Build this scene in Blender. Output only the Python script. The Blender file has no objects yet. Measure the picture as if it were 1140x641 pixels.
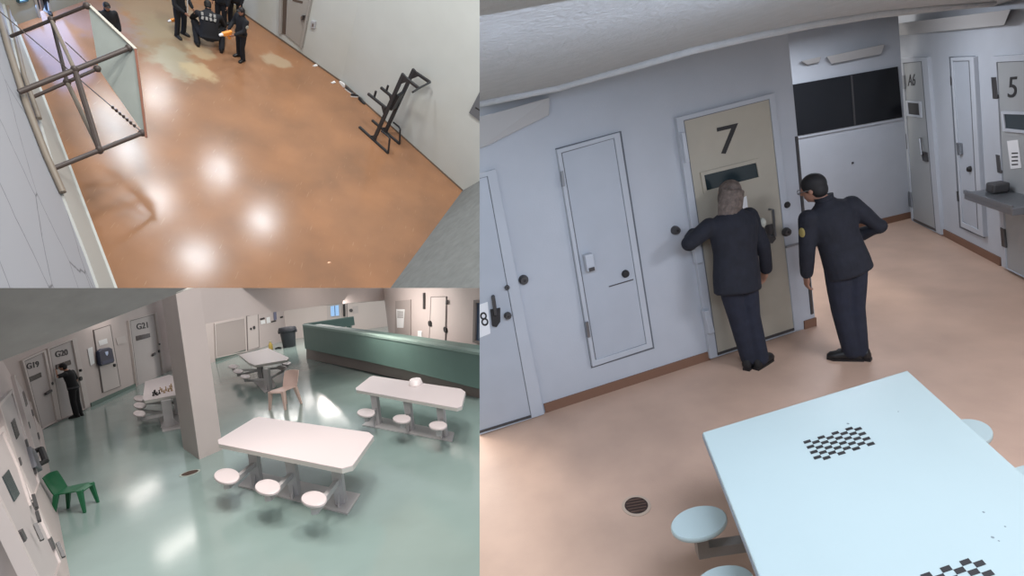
LR1, LR2, LR3, LR4 = 48, 74, 42, 34
LB, LB2 = 26, 110
LT, LT2, LTW = 270, 540, 60
WCOL, WSTR = (218, 220, 224), 0.75
import bpy, bmesh, math, random
from mathutils import Vector, Matrix
random.seed(7)
C = bpy.context.scene.collection
V = Vector
PI = math.pi
FPX, CX, CY = 550.0, 570.0, 320.5
XB, YB = 534.0, 320.5

def srgb(r, g, b):
    def f(c):
        c /= 255.0
        return c / 12.92 if c <= 0.04045 else ((c + 0.055) / 1.055) ** 2.4
    return (f(r), f(g), f(b), 1.0)

# ------------------------------------------------------------------ rooms
class Room:
    """A room: its own floor is z = 0, the viewpoint stands H above it."""
    def __init__(s, down, H):
        n = V(down).normalized()
        ex = (V((1, 0, 0)) - n.x * n).normalized()
        ez = -n
        ey = ez.cross(ex)
        s.A = Matrix((ex, ey, ez))
        s.H = H
        s.eye = V((0, 0, H))
        s.objs = []
        s.xf = {}
    def ray(s, px, py):
        return s.A @ V((px - CX, py - CY, FPX))
    def P(s, px, py, z=0.0):
        d = s.ray(px, py)
        return s.eye + d * ((z - s.H) / d.z)
    def at(s, px, py, dist):
        return s.eye + s.ray(px, py).normalized() * dist
    def proj(s, p):
        c = s.A.transposed() @ (V(p) - s.eye)
        return (CX + FPX * c.x / c.z, CY + FPX * c.y / c.z)
    def ppm(s, p):
        """pixels per metre at a point"""
        c = s.A.transposed() @ (V(p) - s.eye)
        return FPX / c.z

RR = Room((0.22, 1, 0.30), 2.4)
BB = Room((0.1155, 1, 0.0392), 3.0)
TT = Room((-335, 439.5, 550), 10.5)
EYE = V((0, 0, RR.H))
for r in (RR, BB, TT):
    rot = RR.A @ r.A.transposed()
    r.M = Matrix.Translation(EYE) @ rot.to_4x4() @ Matrix.Translation((0, 0, -r.H))

class Plane:
    """A vertical wall plane over the floor line a-b (room coordinates)."""
    def __init__(s, room, a, b, batter=0.0, inner=None):
        s.room = room
        s.o = V(a)
        s.u = (V(b) - V(a)); s.len = s.u.length; s.u.normalize()
        s.v = V((0, 0, 1))
        n = s.u.cross(s.v)
        look = room.eye if inner is None else inner
        if n.dot(look - s.o) < 0:
            n = -n
        s.n = n
        if batter:                       # the wall leans back from the floor line
            s.v = V((0, 0, 1)) - n * batter
            n = s.u.cross(s.v).normalized()
            if n.dot(look - s.o) < 0:
                n = -n
            s.n = n
        s.right = s.u if s.u.cross(s.v).dot(n) > 0 else -s.u
    def on(s, px, py, off=0.0):
        d = s.room.ray(px, py)
        t = ((s.o + s.n * off) - s.room.eye).dot(s.n) / d.dot(s.n)
        return s.room.eye + d * t
    def pt(s, u, z, off=0.0):
        return s.o + s.u * u + s.v * z + s.n * off

# ------------------------------------------------------------------ materials
MATS = {}
def mat(name, col, rough=0.5, metal=0.0, noise=0.0, nscale=8.0, bump=0.0, bscale=60.0, emit=None, estr=0.0, spec=None, coat=0.0):
    if name in MATS:
        return MATS[name]
    m = bpy.data.materials.new(name)
    m.use_nodes = True
    nt = m.node_tree
    b = nt.nodes['Principled BSDF']
    c = srgb(*col)
    b.inputs['Base Color'].default_value = c
    b.inputs['Roughness'].default_value = rough
    b.inputs['Metallic'].default_value = metal
    if spec is not None:
        b.inputs['Specular IOR Level'].default_value = spec
    if coat:
        b.inputs['Coat Weight'].default_value = coat
    tc = nt.nodes.new('ShaderNodeTexCoord')
    if noise:
        n = nt.nodes.new('ShaderNodeTexNoise')
        n.inputs['Scale'].default_value = nscale
        n.inputs['Detail'].default_value = 6
        nt.links.new(tc.outputs['Object'], n.inputs['Vector'])
        r = nt.nodes.new('ShaderNodeValToRGB')
        r.color_ramp.elements[0].position = 0.3
        r.color_ramp.elements[1].position = 0.7
        r.color_ramp.elements[0].color = tuple(x * (1 - noise) for x in c[:3]) + (1,)
        r.color_ramp.elements[1].color = tuple(min(1, x * (1 + noise)) for x in c[:3]) + (1,)
        nt.links.new(n.outputs['Fac'], r.inputs['Fac'])
        nt.links.new(r.outputs['Color'], b.inputs['Base Color'])
    if bump:
        n2 = nt.nodes.new('ShaderNodeTexNoise')
        n2.inputs['Scale'].default_value = bscale
        n2.inputs['Detail'].default_value = 4
        nt.links.new(tc.outputs['Object'], n2.inputs['Vector'])
        bp = nt.nodes.new('ShaderNodeBump')
        bp.inputs['Strength'].default_value = bump
        bp.inputs['Distance'].default_value = 0.02
        nt.links.new(n2.outputs['Fac'], bp.inputs['Height'])
        nt.links.new(bp.outputs['Normal'], b.inputs['Normal'])
    if emit:
        b.inputs['Emission Color'].default_value = srgb(*emit)
        b.inputs['Emission Strength'].default_value = estr
    MATS[name] = m
    return m

# ------------------------------------------------------------------ mesh builder (room coordinates)
class MB:
    def __init__(s):
        s.v = []; s.f = []
    def add(s, vs, fs):
        k = len(s.v)
        s.v += [V(p) for p in vs]
        s.f += [tuple(k + i for i in f) for f in fs]
        return s
    def prism(s, bot, top):
        """closed prism between two equally long point loops"""
        n = len(bot)
        fs = [tuple(range(n - 1, -1, -1)), tuple(range(n, 2 * n))]
        fs += [(i, (i + 1) % n, n + (i + 1) % n, n + i) for i in range(n)]
        return s.add(list(bot) + list(top), fs)
    def poly(s, pts, d):
        d = V(d)
        return s.prism([V(p) for p in pts], [V(p) + d for p in pts])
    def box(s, c, size, rz=0.0, m=None):
        hx, hy, hz = (x / 2 for x in size)
        R = m if m is not None else Matrix.Rotation(rz, 3, 'Z')
        c = V(c)
        q = [(-hx, -hy), (hx, -hy), (hx, hy), (-hx, hy)]
        return s.prism([c + R @ V((x, y, -hz)) for x, y in q], [c + R @ V((x, y, hz)) for x, y in q])
    def bar(s, a, b, w, h=None, up=(0, 0, 1)):
        """square bar from a to b"""
        a, b = V(a), V(b)
        h = h or w
        d = (b - a).normalized()
        up = V(up)
        if abs(d.dot(up)) > 0.98:
            up = V((0, 1, 0))
        x = d.cross(up).normalized(); y = x.cross(d).normalized()
        q = [(-w / 2, -h / 2), (w / 2, -h / 2), (w / 2, h / 2), (-w / 2, h / 2)]
        return s.prism([a + x * i + y * j for i, j in q], [b + x * i + y * j for i, j in q])
    def tube(s, pts, r, n=12):
        pts = [V(p) for p in pts]
        rs = r if isinstance(r, (list, tuple)) else [r] * len(pts)
        t0 = (pts[1] - pts[0]).normalized()
        up = V((0, 0, 1)) if abs(t0.z) < 0.9 else V((0, 1, 0))
        x = t0.cross(up).normalized()
        vs = []
        for i, p in enumerate(pts):
            t = (pts[min(i + 1, len(pts) - 1)] - pts[max(i - 1, 0)]).normalized()
            x = (x - t * x.dot(t)).normalized()
            y = t.cross(x)
            for k in range(n):
                a = 2 * PI * k / n
                vs.append(p + (x * math.cos(a) + y * math.sin(a)) * rs[i])
        m = len(pts)
        fs = [(i * n + k, i * n + (k + 1) % n, (i + 1) * n + (k + 1) % n, (i + 1) * n + k) for i in range(m - 1) for k in range(n)]
        fs += [tuple(range(n - 1, -1, -1)), tuple((m - 1) * n + k for k in range(n))]
        return s.add(vs, fs)
    def lathe(s, prof, c=(0, 0, 0), n=24, sx=1.0, sy=1.0, rz=0.0):
        """profile of (r, z); closed by fans"""
        c = V(c); vs = []
        R = Matrix.Rotation(rz, 3, 'Z')
        for r, z in prof:
            for k in range(n):
                a = 2 * PI * k / n
                vs.append(c + R @ V((r * sx * math.cos(a), r * sy * math.sin(a), z)))
        m = len(prof)
        fs = [(i * n + k, i * n + (k + 1) % n, (i + 1) * n + (k + 1) % n, (i + 1) * n + k) for i in range(m - 1) for k in range(n)]
        fs += [tuple(range(n - 1, -1, -1)), tuple((m - 1) * n + k for k in range(n))]
        return s.add(vs, fs)
    def ell(s, c, u, v, w, n=16, m=10):
        """ellipsoid with half axes u, v, w"""
        c, u, v, w = V(c), V(u), V(v), V(w)
        vs = [c - w]
        for i in range(1, m):
            b = -PI / 2 + PI * i / m
            for k in range(n):
                a = 2 * PI * k / n
                vs.append(c + (u * math.cos(a) + v * math.sin(a)) * math.cos(b) + w * math.sin(b))
        vs.append(c + w)
        fs = [(0, 1 + (k + 1) % n, 1 + k) for k in range(n)]
        fs += [(1 + i * n + k, 1 + i * n + (k + 1) % n, 1 + (i + 1) * n + (k + 1) % n, 1 + (i + 1) * n + k) for i in range(m - 2) for k in range(n)]
        e = len(vs) - 1
        fs += [(e, 1 + (m - 2) * n + k, 1 + (m - 2) * n + (k + 1) % n) for k in range(n)]
        return s.add(vs, fs)
    def loft(s, rings, n=20):
        """rings of (centre, u half axis, v half axis)"""
        vs = []
        for c, u, v in rings:
            for k in range(n):
                a = 2 * PI * k / n
                vs.append(V(c) + V(u) * math.cos(a) + V(v) * math.sin(a))
        m = len(rings)
        fs = [(i * n + k, i * n + (k + 1) % n, (i + 1) * n + (k + 1) % n, (i + 1) * n + k) for i in range(m - 1) for k in range(n)]
        fs += [tuple(range(n - 1, -1, -1)), tuple((m - 1) * n + k for k in range(n))]
        return s.add(vs, fs)
    def caps(s, pts, rs, n=12):
        """limb: tube through pts with radii rs and round ends"""
        pts = [V(p) for p in pts]
        s.tube(pts, list(rs), n)
        for p, r in zip(pts, rs):
            s.ell(p, (r, 0, 0), (0, r, 0), (0, 0, r), n, 8)
        return s
    # on a wall plane, polygon given in photograph pixels
    def slab(s, pl, pix, t0, t1):
        top = [pl.on(x, y, t1) for x, y in pix]
        return s.prism([p + pl.n * (t0 - t1) for p in top], top)
    def ring(s, pl, outer, inner, t0, t1):
        O = [pl.on(x, y, t1) for x, y in outer]; I = [pl.on(x, y, t1) for x, y in inner]
        n = len(O); d = pl.n * (t0 - t1)
        vs = O + I + [p + d for p in O] + [p + d for p in I]
        fs = []
        for i in range(n):
            j = (i + 1) % n
            fs += [(i, j, n + j, n + i), (2 * n + i, 3 * n + i, 3 * n + j, 2 * n + j), (i, 2 * n + i, 2 * n + j, j), (n + i, n + j, 3 * n + j, 3 * n + i)]
        return s.add(vs, fs)
    def mesh(s, name, X=None, m=None, smooth=False, bevel=0.0):
        me = bpy.data.meshes.new(name)
        vs = [X @ p for p in s.v] if X is not None else s.v
        me.from_pydata([tuple(p) for p in vs], [], s.f)
        bm = bmesh.new(); bm.from_mesh(me)
        bmesh.ops.recalc_face_normals(bm, faces=bm.faces)
        if bevel:
            es = [e for e in bm.edges if len(e.link_faces) == 2 and e.calc_face_angle(0) > 0.6]
            bmesh.ops.bevel(bm, geom=es, offset=bevel, segments=2, affect='EDGES', profile=0.5, clamp_overlap=True)
        bm.to_mesh(me); bm.free()
        if smooth:
            me.polygons.foreach_set('use_smooth', [True] * len(me.polygons))
            try:
                me.set_sharp_from_angle(angle=math.radians(40))
            except Exception:
                pass
        if m:
            me.materials.append(m)
        me.update()
        return me

def props(o, label=None, cat=None, group=None, kind=None):
    if label: o['label'] = label
    if cat: o['category'] = cat
    if group: o['group'] = group
    if kind: o['kind'] = kind

def thing(room, name, label, cat, base, rz=0.0, group=None, kind=None):
    """an Empty at the thing's base; its parts are built in room coordinates and converted"""
    o = bpy.data.objects.new(name, None)
    o.empty_display_size = 0.1
    C.objects.link(o)
    X = Matrix.Translation(V(base)) @ Matrix.Rotation(rz, 4, 'Z')
    o.matrix_world = room.M @ X
    room.xf[o.name] = X
    o['_r'] = 0
    props(o, label, cat, group, kind)
    return o

def part(room, name, mb, m, parent, smooth=False, bevel=0.0, label=None, kind=None):
    X = room.xf[parent.name]
    me = mb.mesh(name, X.inverted(), m, smooth, bevel)
    o = bpy.data.objects.new(name, me)
    C.objects.link(o)
    o.parent = parent
    room.xf[o.name] = X
    room.objs.append(o)
    props(o, label, None, None, kind)
    return o

def solo(room, name, mb, m, label, cat, base, smooth=False, bevel=0.0, group=None, kind=None, rz=0.0):
    """a thing that is one mesh"""
    X = Matrix.Translation(V(base)) @ Matrix.Rotation(rz, 4, 'Z')
    me = mb.mesh(name, X.inverted(), m, smooth, bevel)
    o = bpy.data.objects.new(name, me)
    C.objects.link(o)
    o.matrix_world = room.M @ X
    room.xf[o.name] = X
    room.objs.append(o)
    props(o, label, cat, group, kind)
    return o

def struct(room, name, mb, m, label, cat, smooth=False, base=(0, 0, 0)):
    return solo(room, name, mb, m, label, cat, base, smooth, 0.0, None, 'structure')

def text_mb(pl, s, cx, cy, hpx, wpx, off, depth=0.004, slant=0.0, bold=0.0):
    """lettering lying on a wall plane, centred at a pixel"""
    cu = bpy.data.curves.new('lettering', 'FONT')
    cu.body = s
    cu.align_x = 'CENTER'; cu.align_y = 'CENTER'
    cu.offset = bold
    ob = bpy.data.objects.new('lettering', cu)
    C.objects.link(ob)
    me = bpy.data.meshes.new_from_object(ob.evaluated_get(bpy.context.evaluated_depsgraph_get()))
    C.objects.unlink(ob); bpy.data.objects.remove(ob)
    xs = [v.co.x for v in me.vertices]; ys = [v.co.y for v in me.vertices]
    x0, x1, y0, y1 = min(xs), max(xs), min(ys), max(ys)
    c = pl.on(cx, cy, off)
    h = (pl.on(cx, cy - hpx / 2, off) - pl.on(cx, cy + hpx / 2, off)).dot(pl.v)
    # width in metres so that it spans wpx across the picture
    p0 = pl.room.proj(c - pl.right * 0.05); p1 = pl.room.proj(c + pl.right * 0.05)
    w = wpx / (math.hypot(p1[0] - p0[0], p1[1] - p0[1]) / 0.1)
    mb = MB()
    vs = []
    for v in me.vertices:
        a = (v.co.x - (x0 + x1) / 2) / (x1 - x0) * w
        b = (v.co.y - (y0 + y1) / 2) / (y1 - y0) * h
        vs.append(c + pl.right * (a + slant * b) + pl.v * b)
    n = len(vs)
    fs = [tuple(p.vertices) for p in me.polygons]
    edge = {}
    for f in fs:
        for i in range(len(f)):
            e = (f[i], f[(i + 1) % len(f)])
            edge[e] = 1
    side = [(a, b, n + b, n + a) for (a, b) in edge if (b, a) not in edge]
    mb.add(vs + [p + pl.n * depth for p in vs], side + [tuple(n + i for i in f) for f in fs])
    bpy.data.meshes.remove(me)
    return mb

def wall(room, name, pl, u0, u1, z0, z1, m, label, th=0.2, cat='wall', off=0.0):
    a, b = pl.pt(u0, z0, off), pl.pt(u1, z0, off)
    h = V((0, 0, z1 - z0))
    mb = MB().prism([a, b, b + h, a + h], [p - pl.n * th for p in (a, b, b + h, a + h)])
    return struct(room, name, mb, m, label, cat, base=tuple(a))

def box_on(pl, pix_c, w, h, d, off=0.0):
    """box standing off a wall plane: centre pixel, metres"""
    c = pl.on(pix_c[0], pix_c[1], off)
    R = Matrix((pl.right, pl.v, pl.n)).transposed()
    return c + pl.n * (d / 2), (w, h, d), R

# ------------------------------------------------------------------ people
def remeshed(mb, voxel, name, m, X, smooth_it=4):
    me = mb.mesh(name, X)
    o = bpy.data.objects.new(name, me)
    C.objects.link(o)
    md = o.modifiers.new('r', 'REMESH'); md.mode = 'VOXEL'; md.voxel_size = voxel
    sm = o.modifiers.new('s', 'SMOOTH'); sm.iterations = smooth_it; sm.factor = 0.5
    out = bpy.data.meshes.new_from_object(o.evaluated_get(bpy.context.evaluated_depsgraph_get()))
    C.objects.unlink(o); bpy.data.objects.remove(o); bpy.data.meshes.remove(me)
    out.name = name
    out.materials.clear(); out.materials.append(m)
    out.polygons.foreach_set('use_smooth', [True] * len(out.polygons))
    return out

def hand(mb, wrist, d, palm_n, s, side, curl=0.6):
    """palm, four fingers and a thumb; d = pointing direction, palm_n = out of the palm, side = thumb direction sign"""
    d = V(d).normalized(); pn = V(palm_n); pn = (pn - d * pn.dot(d)).normalized()
    ac = d.cross(pn) * side               # across the palm, towards the thumb
    L = 0.105 * s
    mb.ell(V(wrist) + d * L * 0.5, ac * 0.042 * s, pn * 0.017 * s, d * L * 0.58)
    for i, (o, ln) in enumerate(((0.030, 0.078), (0.010, 0.088), (-0.011, 0.082), (-0.030, 0.064))):
        p = V(wrist) + d * L * 0.93 + ac * o * s
        a = 0.0; pts = [p]
        for k, fr in enumerate((0.45, 0.32, 0.25)):
            a += curl * (0.55 + 0.25 * k)
            pts.append(pts[-1] + (d * math.cos(a) + pn * math.sin(a)) * ln * fr * s)
        mb.caps(pts, [0.0095 * s, 0.009 * s, 0.0082 * s, 0.0072 * s], 8)
    t0 = V(wrist) + d * L * 0.28 + ac * 0.034 * s
    t1 = t0 + (ac * 0.6 + d * 0.75 + pn * 0.25).normalized() * 0.042 * s
    t2 = t1 + (ac * 0.15 + d * 0.9 + pn * 0.4).normalized() * 0.032 * s
    mb.caps([t0, t1, t2], [0.013 * s, 0.0105 * s, 0.0085 * s], 8)

def head(mb, c, f, u, s):
    """head about centre c, facing f, crown direction u; s = head height"""
    f = V(f).normalized(); u = V(u); u = (u - f * u.dot(f)).normalized(); r = f.cross(u)
    c = V(c)
    mb.ell(c + u * 0.10 * s - f * 0.03 * s, r * 0.335 * s, f * 0.40 * s, u * 0.40 * s, 24, 16)     # skull
    mb.ell(c - u * 0.17 * s + f * 0.09 * s, r * 0.26 * s, f * 0.27 * s, u * 0.33 * s, 20, 14)       # face
    mb.ell(c - u * 0.40 * s + f * 0.22 * s, r * 0.10 * s, f * 0.09 * s, u * 0.08 * s)               # chin
    mb.ell(c - u * 0.08 * s + f * 0.39 * s, r * 0.05 * s, f * 0.09 * s, u * 0.12 * s)               # nose
    mb.ell(c - u * 0.15 * s + f * 0.42 * s, r * 0.065 * s, f * 0.06 * s, u * 0.045 * s)
    mb.ell(c + u * 0.07 * s + f * 0.31 * s, r * 0.22 * s, f * 0.06 * s, u * 0.05 * s)               # brow
    mb.ell(c - u * 0.27 * s + f * 0.33 * s, r * 0.10 * s, f * 0.045 * s, u * 0.022 * s)             # lips
    mb.ell(c - u * 0.305 * s + f * 0.325 * s, r * 0.085 * s, f * 0.045 * s, u * 0.022 * s)
    for sg in (-1, 1):
        mb.ell(c + r * sg * 0.34 * s - u * 0.06 * s - f * 0.02 * s, r * 0.035 * s, f * 0.075 * s, u * 0.125 * s)   # ears
        mb.ell(c + r * sg * 0.13 * s + u * 0.0 * s + f * 0.325 * s, r * 0.06 * s, f * 0.05 * s, u * 0.035 * s)     # lids

class Fig:
    """A dressed person from joint positions given in the person's own space (z up, metres)."""
    def __init__(s, room, base, rz, h, label, J, voxel, skin, cloth_top, cloth_low, shoe_m, hair_m=None, hair='short',
                 curl=0.6, bulk=1.0, cap=None, short_sleeves=False, wx=1.0, hem=-0.13):
        s.room = room
        X = Matrix.Translation(V(base)) @ Matrix.Rotation(rz, 4, 'Z')
        s.X = X
        k = h / 1.75
        J = {a: V(b) * k for a, b in J.items()}
        s.J = J; s.k = k
        body = MB(); top = MB(); low = MB()
        hl = (J['sr'] - J['sl']).normalized()
        hp = (J['hr'] - J['hl']).normalized()
        ax = (J['neck'] - J['pelvis'])
        L = ax.length; ax.normalize()
        def ringset(mb, e, table):
            rings = []
            for t, hw, hd in table:
                u = hp.lerp(hl, max(0, min(1, t)))
                u = (u - ax * u.dot(ax)).normalized(); v = ax.cross(u)
                c = J['pelvis'] + ax * (L * t)
                if 'bend' in J:
                    c = c + J['bend'] * math.sin(PI * max(0, min(1, t)))
                rings.append((c, u * (hw * wx + e) * k, v * (hd + e) * k))
            mb.loft(rings)
        tors = [(-0.22, 0.06, 0.06), (-0.12, 0.13, 0.10), (0.0, 0.165, 0.118), (0.2, 0.152, 0.108), (0.38, 0.143, 0.102), (0.6, 0.162, 0.112),
                (0.78, 0.178, 0.112), (0.90, 0.165, 0.09), (0.96, 0.12, 0.07), (1.02, 0.06, 0.058)]
        ringset(body, -0.012, tors)
        jk = [(hem, 0.172, 0.124), (hem + .03, 0.18, 0.134), (0.0, 0.178, 0.132), (0.2, 0.168, 0.124), (0.38, 0.163, 0.118), (0.6, 0.178, 0.124),
              (0.78, 0.19, 0.122), (0.90, 0.175, 0.098), (0.97, 0.125, 0.078), (1.02, 0.075, 0.07), (1.06, 0.066, 0.066)]
        ringset(top, 0.006 * bulk, jk)
        ringset(low, 0.004, [t for t in tors if t[0] <= 0.2])
        # neck and head
        hc, hf = J['head'], J.get('hf', V((0, 1, 0)))
        hu = (hc - J['neck']).normalized()
        if 'hu' in J: hu = J['hu'].normalized()
        hs = 0.232 * k
        body.caps([J['neck'] - ax * 0.03 * k, J['neck'].lerp(hc, 0.55)], [0.058 * k, 0.052 * k], 14)
        head(body, hc, hf, hu, hs)
        s.hc, s.hf, s.hu, s.hs = hc, V(hf).normalized(), hu, hs
        for sd, sg in (('l', -1), ('r', 1)):
            sh, el, wr = J['s' + sd], J['e' + sd], J['w' + sd]
            body.caps([sh, el, wr], [0.045 * k, 0.036 * k, 0.026 * k])
            d = (wr - el).normalized()
            hd = J.get('d' + sd, d)
            pn = J.get('p' + sd, -hl * sg)
            hand(body, wr + hd * 0.005, hd, pn, k * 1.02, math.copysign(1.0, J.get('t' + sd, V((1, 0, 0))).x), curl)
            e = 0.012 * bulk * k
            if short_sleeves:
                top.caps([sh, sh.lerp(el, 0.8)], [0.062 * k + e, 0.054 * k + e])
            else:
                top.caps([sh, sh.lerp(el, 0.5), el, el.lerp(wr, 0.5), wr - d * 0.01], [0.062 * k + e, 0.054 * k + e, 0.048 * k + e, 0.044 * k + e, 0.036 * k + e])
            hip, kn, an = J['h' + sd], J['k' + sd], J['a' + sd]
            body.caps([hip, kn, an], [0.08 * k, 0.05 * k, 0.036 * k])
            low.caps([hip, hip.lerp(kn, 0.5), kn, kn.lerp(an, 0.45), an], [0.10 * k, 0.092 * k, 0.078 * k, 0.076 * k, 0.072 * k])
            td = J.get('f' + sd, V((0, 1, 0))).normalized()
            body.caps([an, an - V((0, 0, 0.04)) * k + td * 0.11 * k], [0.034 * k, 0.024 * k])
        s.root = bpy.data.objects.new('person', remeshed(body, voxel, 'person', skin, None))
        C.objects.link(s.root)
        s.root.matrix_world = room.M @ X
        room.xf[s.root.name] = X
        room.objs.append(s.root)
        props(s.root, label, 'person')
        s.kid('jacket' if not short_sleeves else 'shirt', remeshed(top, voxel * 1.5, 'jacket', cloth_top, None))
        if not short_sleeves and hair != 'long':
            cl = MB(); nk = J['neck']
            cu_ = (hl - ax * hl.dot(ax)).normalized(); cv_ = ax.cross(cu_)
            cl.loft([(nk - ax * .02 * k, cu_ * .075 * k, cv_ * .075 * k), (nk + ax * .03 * k, cu_ * .07 * k, cv_ * .07 * k), (nk + ax * .065 * k - cv_ * .0, cu_ * .074 * k, cv_ * .074 * k), (nk + ax * .06 * k, cu_ * .055 * k, cv_ * .055 * k)], 20)
            s.kid('collar', cl.mesh('collar', None, cloth_top, True))
        s.kid('trousers', remeshed(low, voxel * 1.5, 'trousers', cloth_low, None))
        for sd in 'lr':
            an = J['a' + sd]; td = J.get('f' + sd, V((0, 1, 0))); td = V((td.x, td.y, 0)).normalized()
            zf = an.z - 0.085 * k
            w = td.cross(V((0, 0, 1)))
            sm = MB()
            rings = []
            for t, hw, hh in ((-0.085, 0.022, 0.035), (-0.07, 0.040, 0.055), (0.0, 0.046, 0.062), (0.06, 0.048, 0.052), (0.12, 0.05, 0.04), (0.165, 0.042, 0.034), (0.188, 0.02, 0.022)):
                c = V((an.x, an.y, zf + hh * k)) + td * t * k
                rings.append((c, w * hw * k, V((0, 0, hh * k))))
            sm.loft(rings, 16)
            sm.poly([V((an.x, an.y, zf - 0.001)) + td * a * k + w * b * k for a, b in ((-0.09, -0.03), (0.05, -0.045), (0.14, -0.05), (0.19, -0.022), (0.19, 0.022), (0.14, 0.05), (0.05, 0.045), (-0.09, 0.03))], (0, 0, 0.022 * k))
            s.kid('shoe', sm.mesh('shoe', None, shoe_m, True))
        if hair_m:
            f, u = s.hf, (s.hu - s.hf * s.hu.dot(s.hf)).normalized(); r = f.cross(u)
            hm = MB(); S = hs
            hm.ell(hc + u * 0.13 * S - f * 0.06 * S, r * 0.37 * S, f * 0.42 * S, u * 0.405 * S, 24, 16)
            hm.ell(hc - u * 0.08 * S - f * 0.2 * S, r * 0.35 * S, f * 0.26 * S, u * 0.34 * S, 20, 14)
            if hair == 'long':
                hm.ell(hc - u * 0.10 * S - f * 0.10 * S, r * 0.42 * S, f * 0.42 * S, u * 0.50 * S, 20, 14)
                hm.ell(hc - u * 0.36 * S - f * 0.26 * S - r * .05 * S, r * 0.45 * S, f * 0.36 * S, u * 0.50 * S, 20, 14)
                for i in range(11):
                    a = (i / 10.0 - 0.5) * 2.8
                    p = hc - f * (math.cos(a) * 0.40 + .14) * S + r * (math.sin(a) * 0.40 - .05) * S
                    hm.caps([p + u * 0.1 * S, p - u * 0.40 * S, p - u * (0.80 + 0.06 * (i % 3)) * S], [0.08 * S, 0.10 * S, 0.05 * S], 8)
            s.kid('cap' if hair == 'cap' else 'hair', remeshed(hm, max(voxel, 0.006), 'hair', hair_m, None, 3))
            if hair == 'cap':
                cm = MB()
                cm.ell(hc + u * 0.17 * S + f * 0.36 * S, r * 0.26 * S, f * 0.26 * S, u * 0.03 * S)
                s.kid('cap_brim', cm.mesh('cap_brim', None, hair_m, True))
    def kid(s, name, me, label=None):
        me.name = name
        o = bpy.data.objects.new(name, me)
        C.objects.link(o)
        o.parent = s.root
        s.room.xf[o.name] = s.X
        s.room.objs.append(o)
        if label: o['label'] = label
        return o
    def add(s, name, mb, m, label=None, smooth=True):
        """mb in the person's own space"""
        return s.kid(name, mb.mesh(name, None, m, smooth), label)

def stand(hw=0.09, sh=0.19, **kw):
    """joints of an upright figure 1.75 m tall facing +y"""
    J = dict(pelvis=(0, 0, 0.93), neck=(0, -0.01, 1.47), head=(0, 0.03, 1.625), sl=(-sh, -0.01, 1.40), sr=(sh, -0.01, 1.40),
             el=(-sh - 0.07, -0.03, 1.12), er=(sh + 0.07, -0.03, 1.12), wl=(-sh - 0.07, 0.05, 0.88), wr=(sh + 0.07, 0.05, 0.88),
             hl=(-hw, 0, 0.90), hr=(hw, 0, 0.90), kl=(-hw - 0.01, 0.02, 0.50), kr=(hw + 0.01, 0.02, 0.50),
             al=(-hw - 0.015, -0.02, 0.085), ar=(hw + 0.015, -0.02, 0.085), fl=(-0.2, 1, 0), fr=(0.2, 1, 0), tl=(-1, 0, 0), tr=(1, 0, 0), hf=(0, 1, 0))
    J.update(kw)
    return J
# =====================================================================================
# RIGHT ROOM: cell doors 7, A6 and 5, salmon floor, games table
# =====================================================================================
R = RR
m_floorR = mat('salmon floor', (188, 158, 138), 0.42, noise=0.10, nscale=2.2, bump=0.05, bscale=90)
m_wallR = mat('cool white wall paint', (176, 180, 186), 0.6, noise=0.03, nscale=3, bump=0.06, bscale=70)
m_ceilR = mat('off white ceiling plaster', (172, 172, 172), 0.85, noise=0.05, nscale=14, bump=0.35, bscale=55)
m_trimR = mat('white gloss frame paint', (180, 184, 190), 0.45)
m_brown = mat('brown rubber baseboard', (120, 88, 70), 0.6)
m_doorK = mat('khaki door paint', (168, 161, 146), 0.5, noise=0.04, nscale=5)
m_doorG = mat('pale blue grey door paint', (170, 175, 182), 0.45, noise=0.03, nscale=4)
m_doorC = mat('grey door paint', (156, 158, 158), 0.5, noise=0.03, nscale=4)
m_glass = mat('dark window glass', (34, 46, 50), 0.15)
m_black = mat('black window film', (20, 21, 25), 0.3)
m_ink = mat('black lettering', (38, 36, 36), 0.6)
m_steel = mat('brushed steel', (140, 142, 145), 0.35, metal=0.85)
m_dsteel = mat('dark worn steel', (86, 84, 84), 0.45, metal=0.6)
m_paper = mat('white paper', (225, 225, 225), 0.8)
m_tableR = mat('pale blue white laminate', (172, 187, 185), 0.35, noise=0.012, nscale=3)
m_edge = mat('table edge', (150, 160, 170), 0.5)
m_legR = mat('grey painted steel', (128, 122, 116), 0.5)
m_navy = mat('navy uniform cloth', (24, 26, 36), 0.85, noise=0.25, nscale=14, bump=0.2, bscale=30)
m_navy2 = mat('navy trouser cloth', (28, 32, 46), 0.85, noise=0.22, nscale=10, bump=0.2, bscale=24)
m_shoe = mat('black leather', (22, 22, 24), 0.45)
m_skin = mat('skin', (176, 132, 110), 0.55)
m_skin2 = mat('skin tanned', (150, 110, 92), 0.55)
m_hairG = mat('grey brown hair', (96, 84, 77), 0.7, noise=0.35, nscale=30, bump=.5, bscale=60)
m_hairD = mat('dark hair', (22, 20, 22), 0.7)
m_patch = mat('white sleeve patch', (160, 160, 150), 0.8)
m_gold = mat('gold patch', (150, 135, 80), 0.8)
m_fix = mat('white box fitting', (172, 170, 168), 0.6)

WA = Plane(R, R.P(600, 461), R.P(908, 362))
WC = Plane(R, R.P(880, 274.5), R.P(1014, 242.5))
WB = Plane(R, R.P(1014, 242.5), R.P(1118, 297.5))

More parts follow.
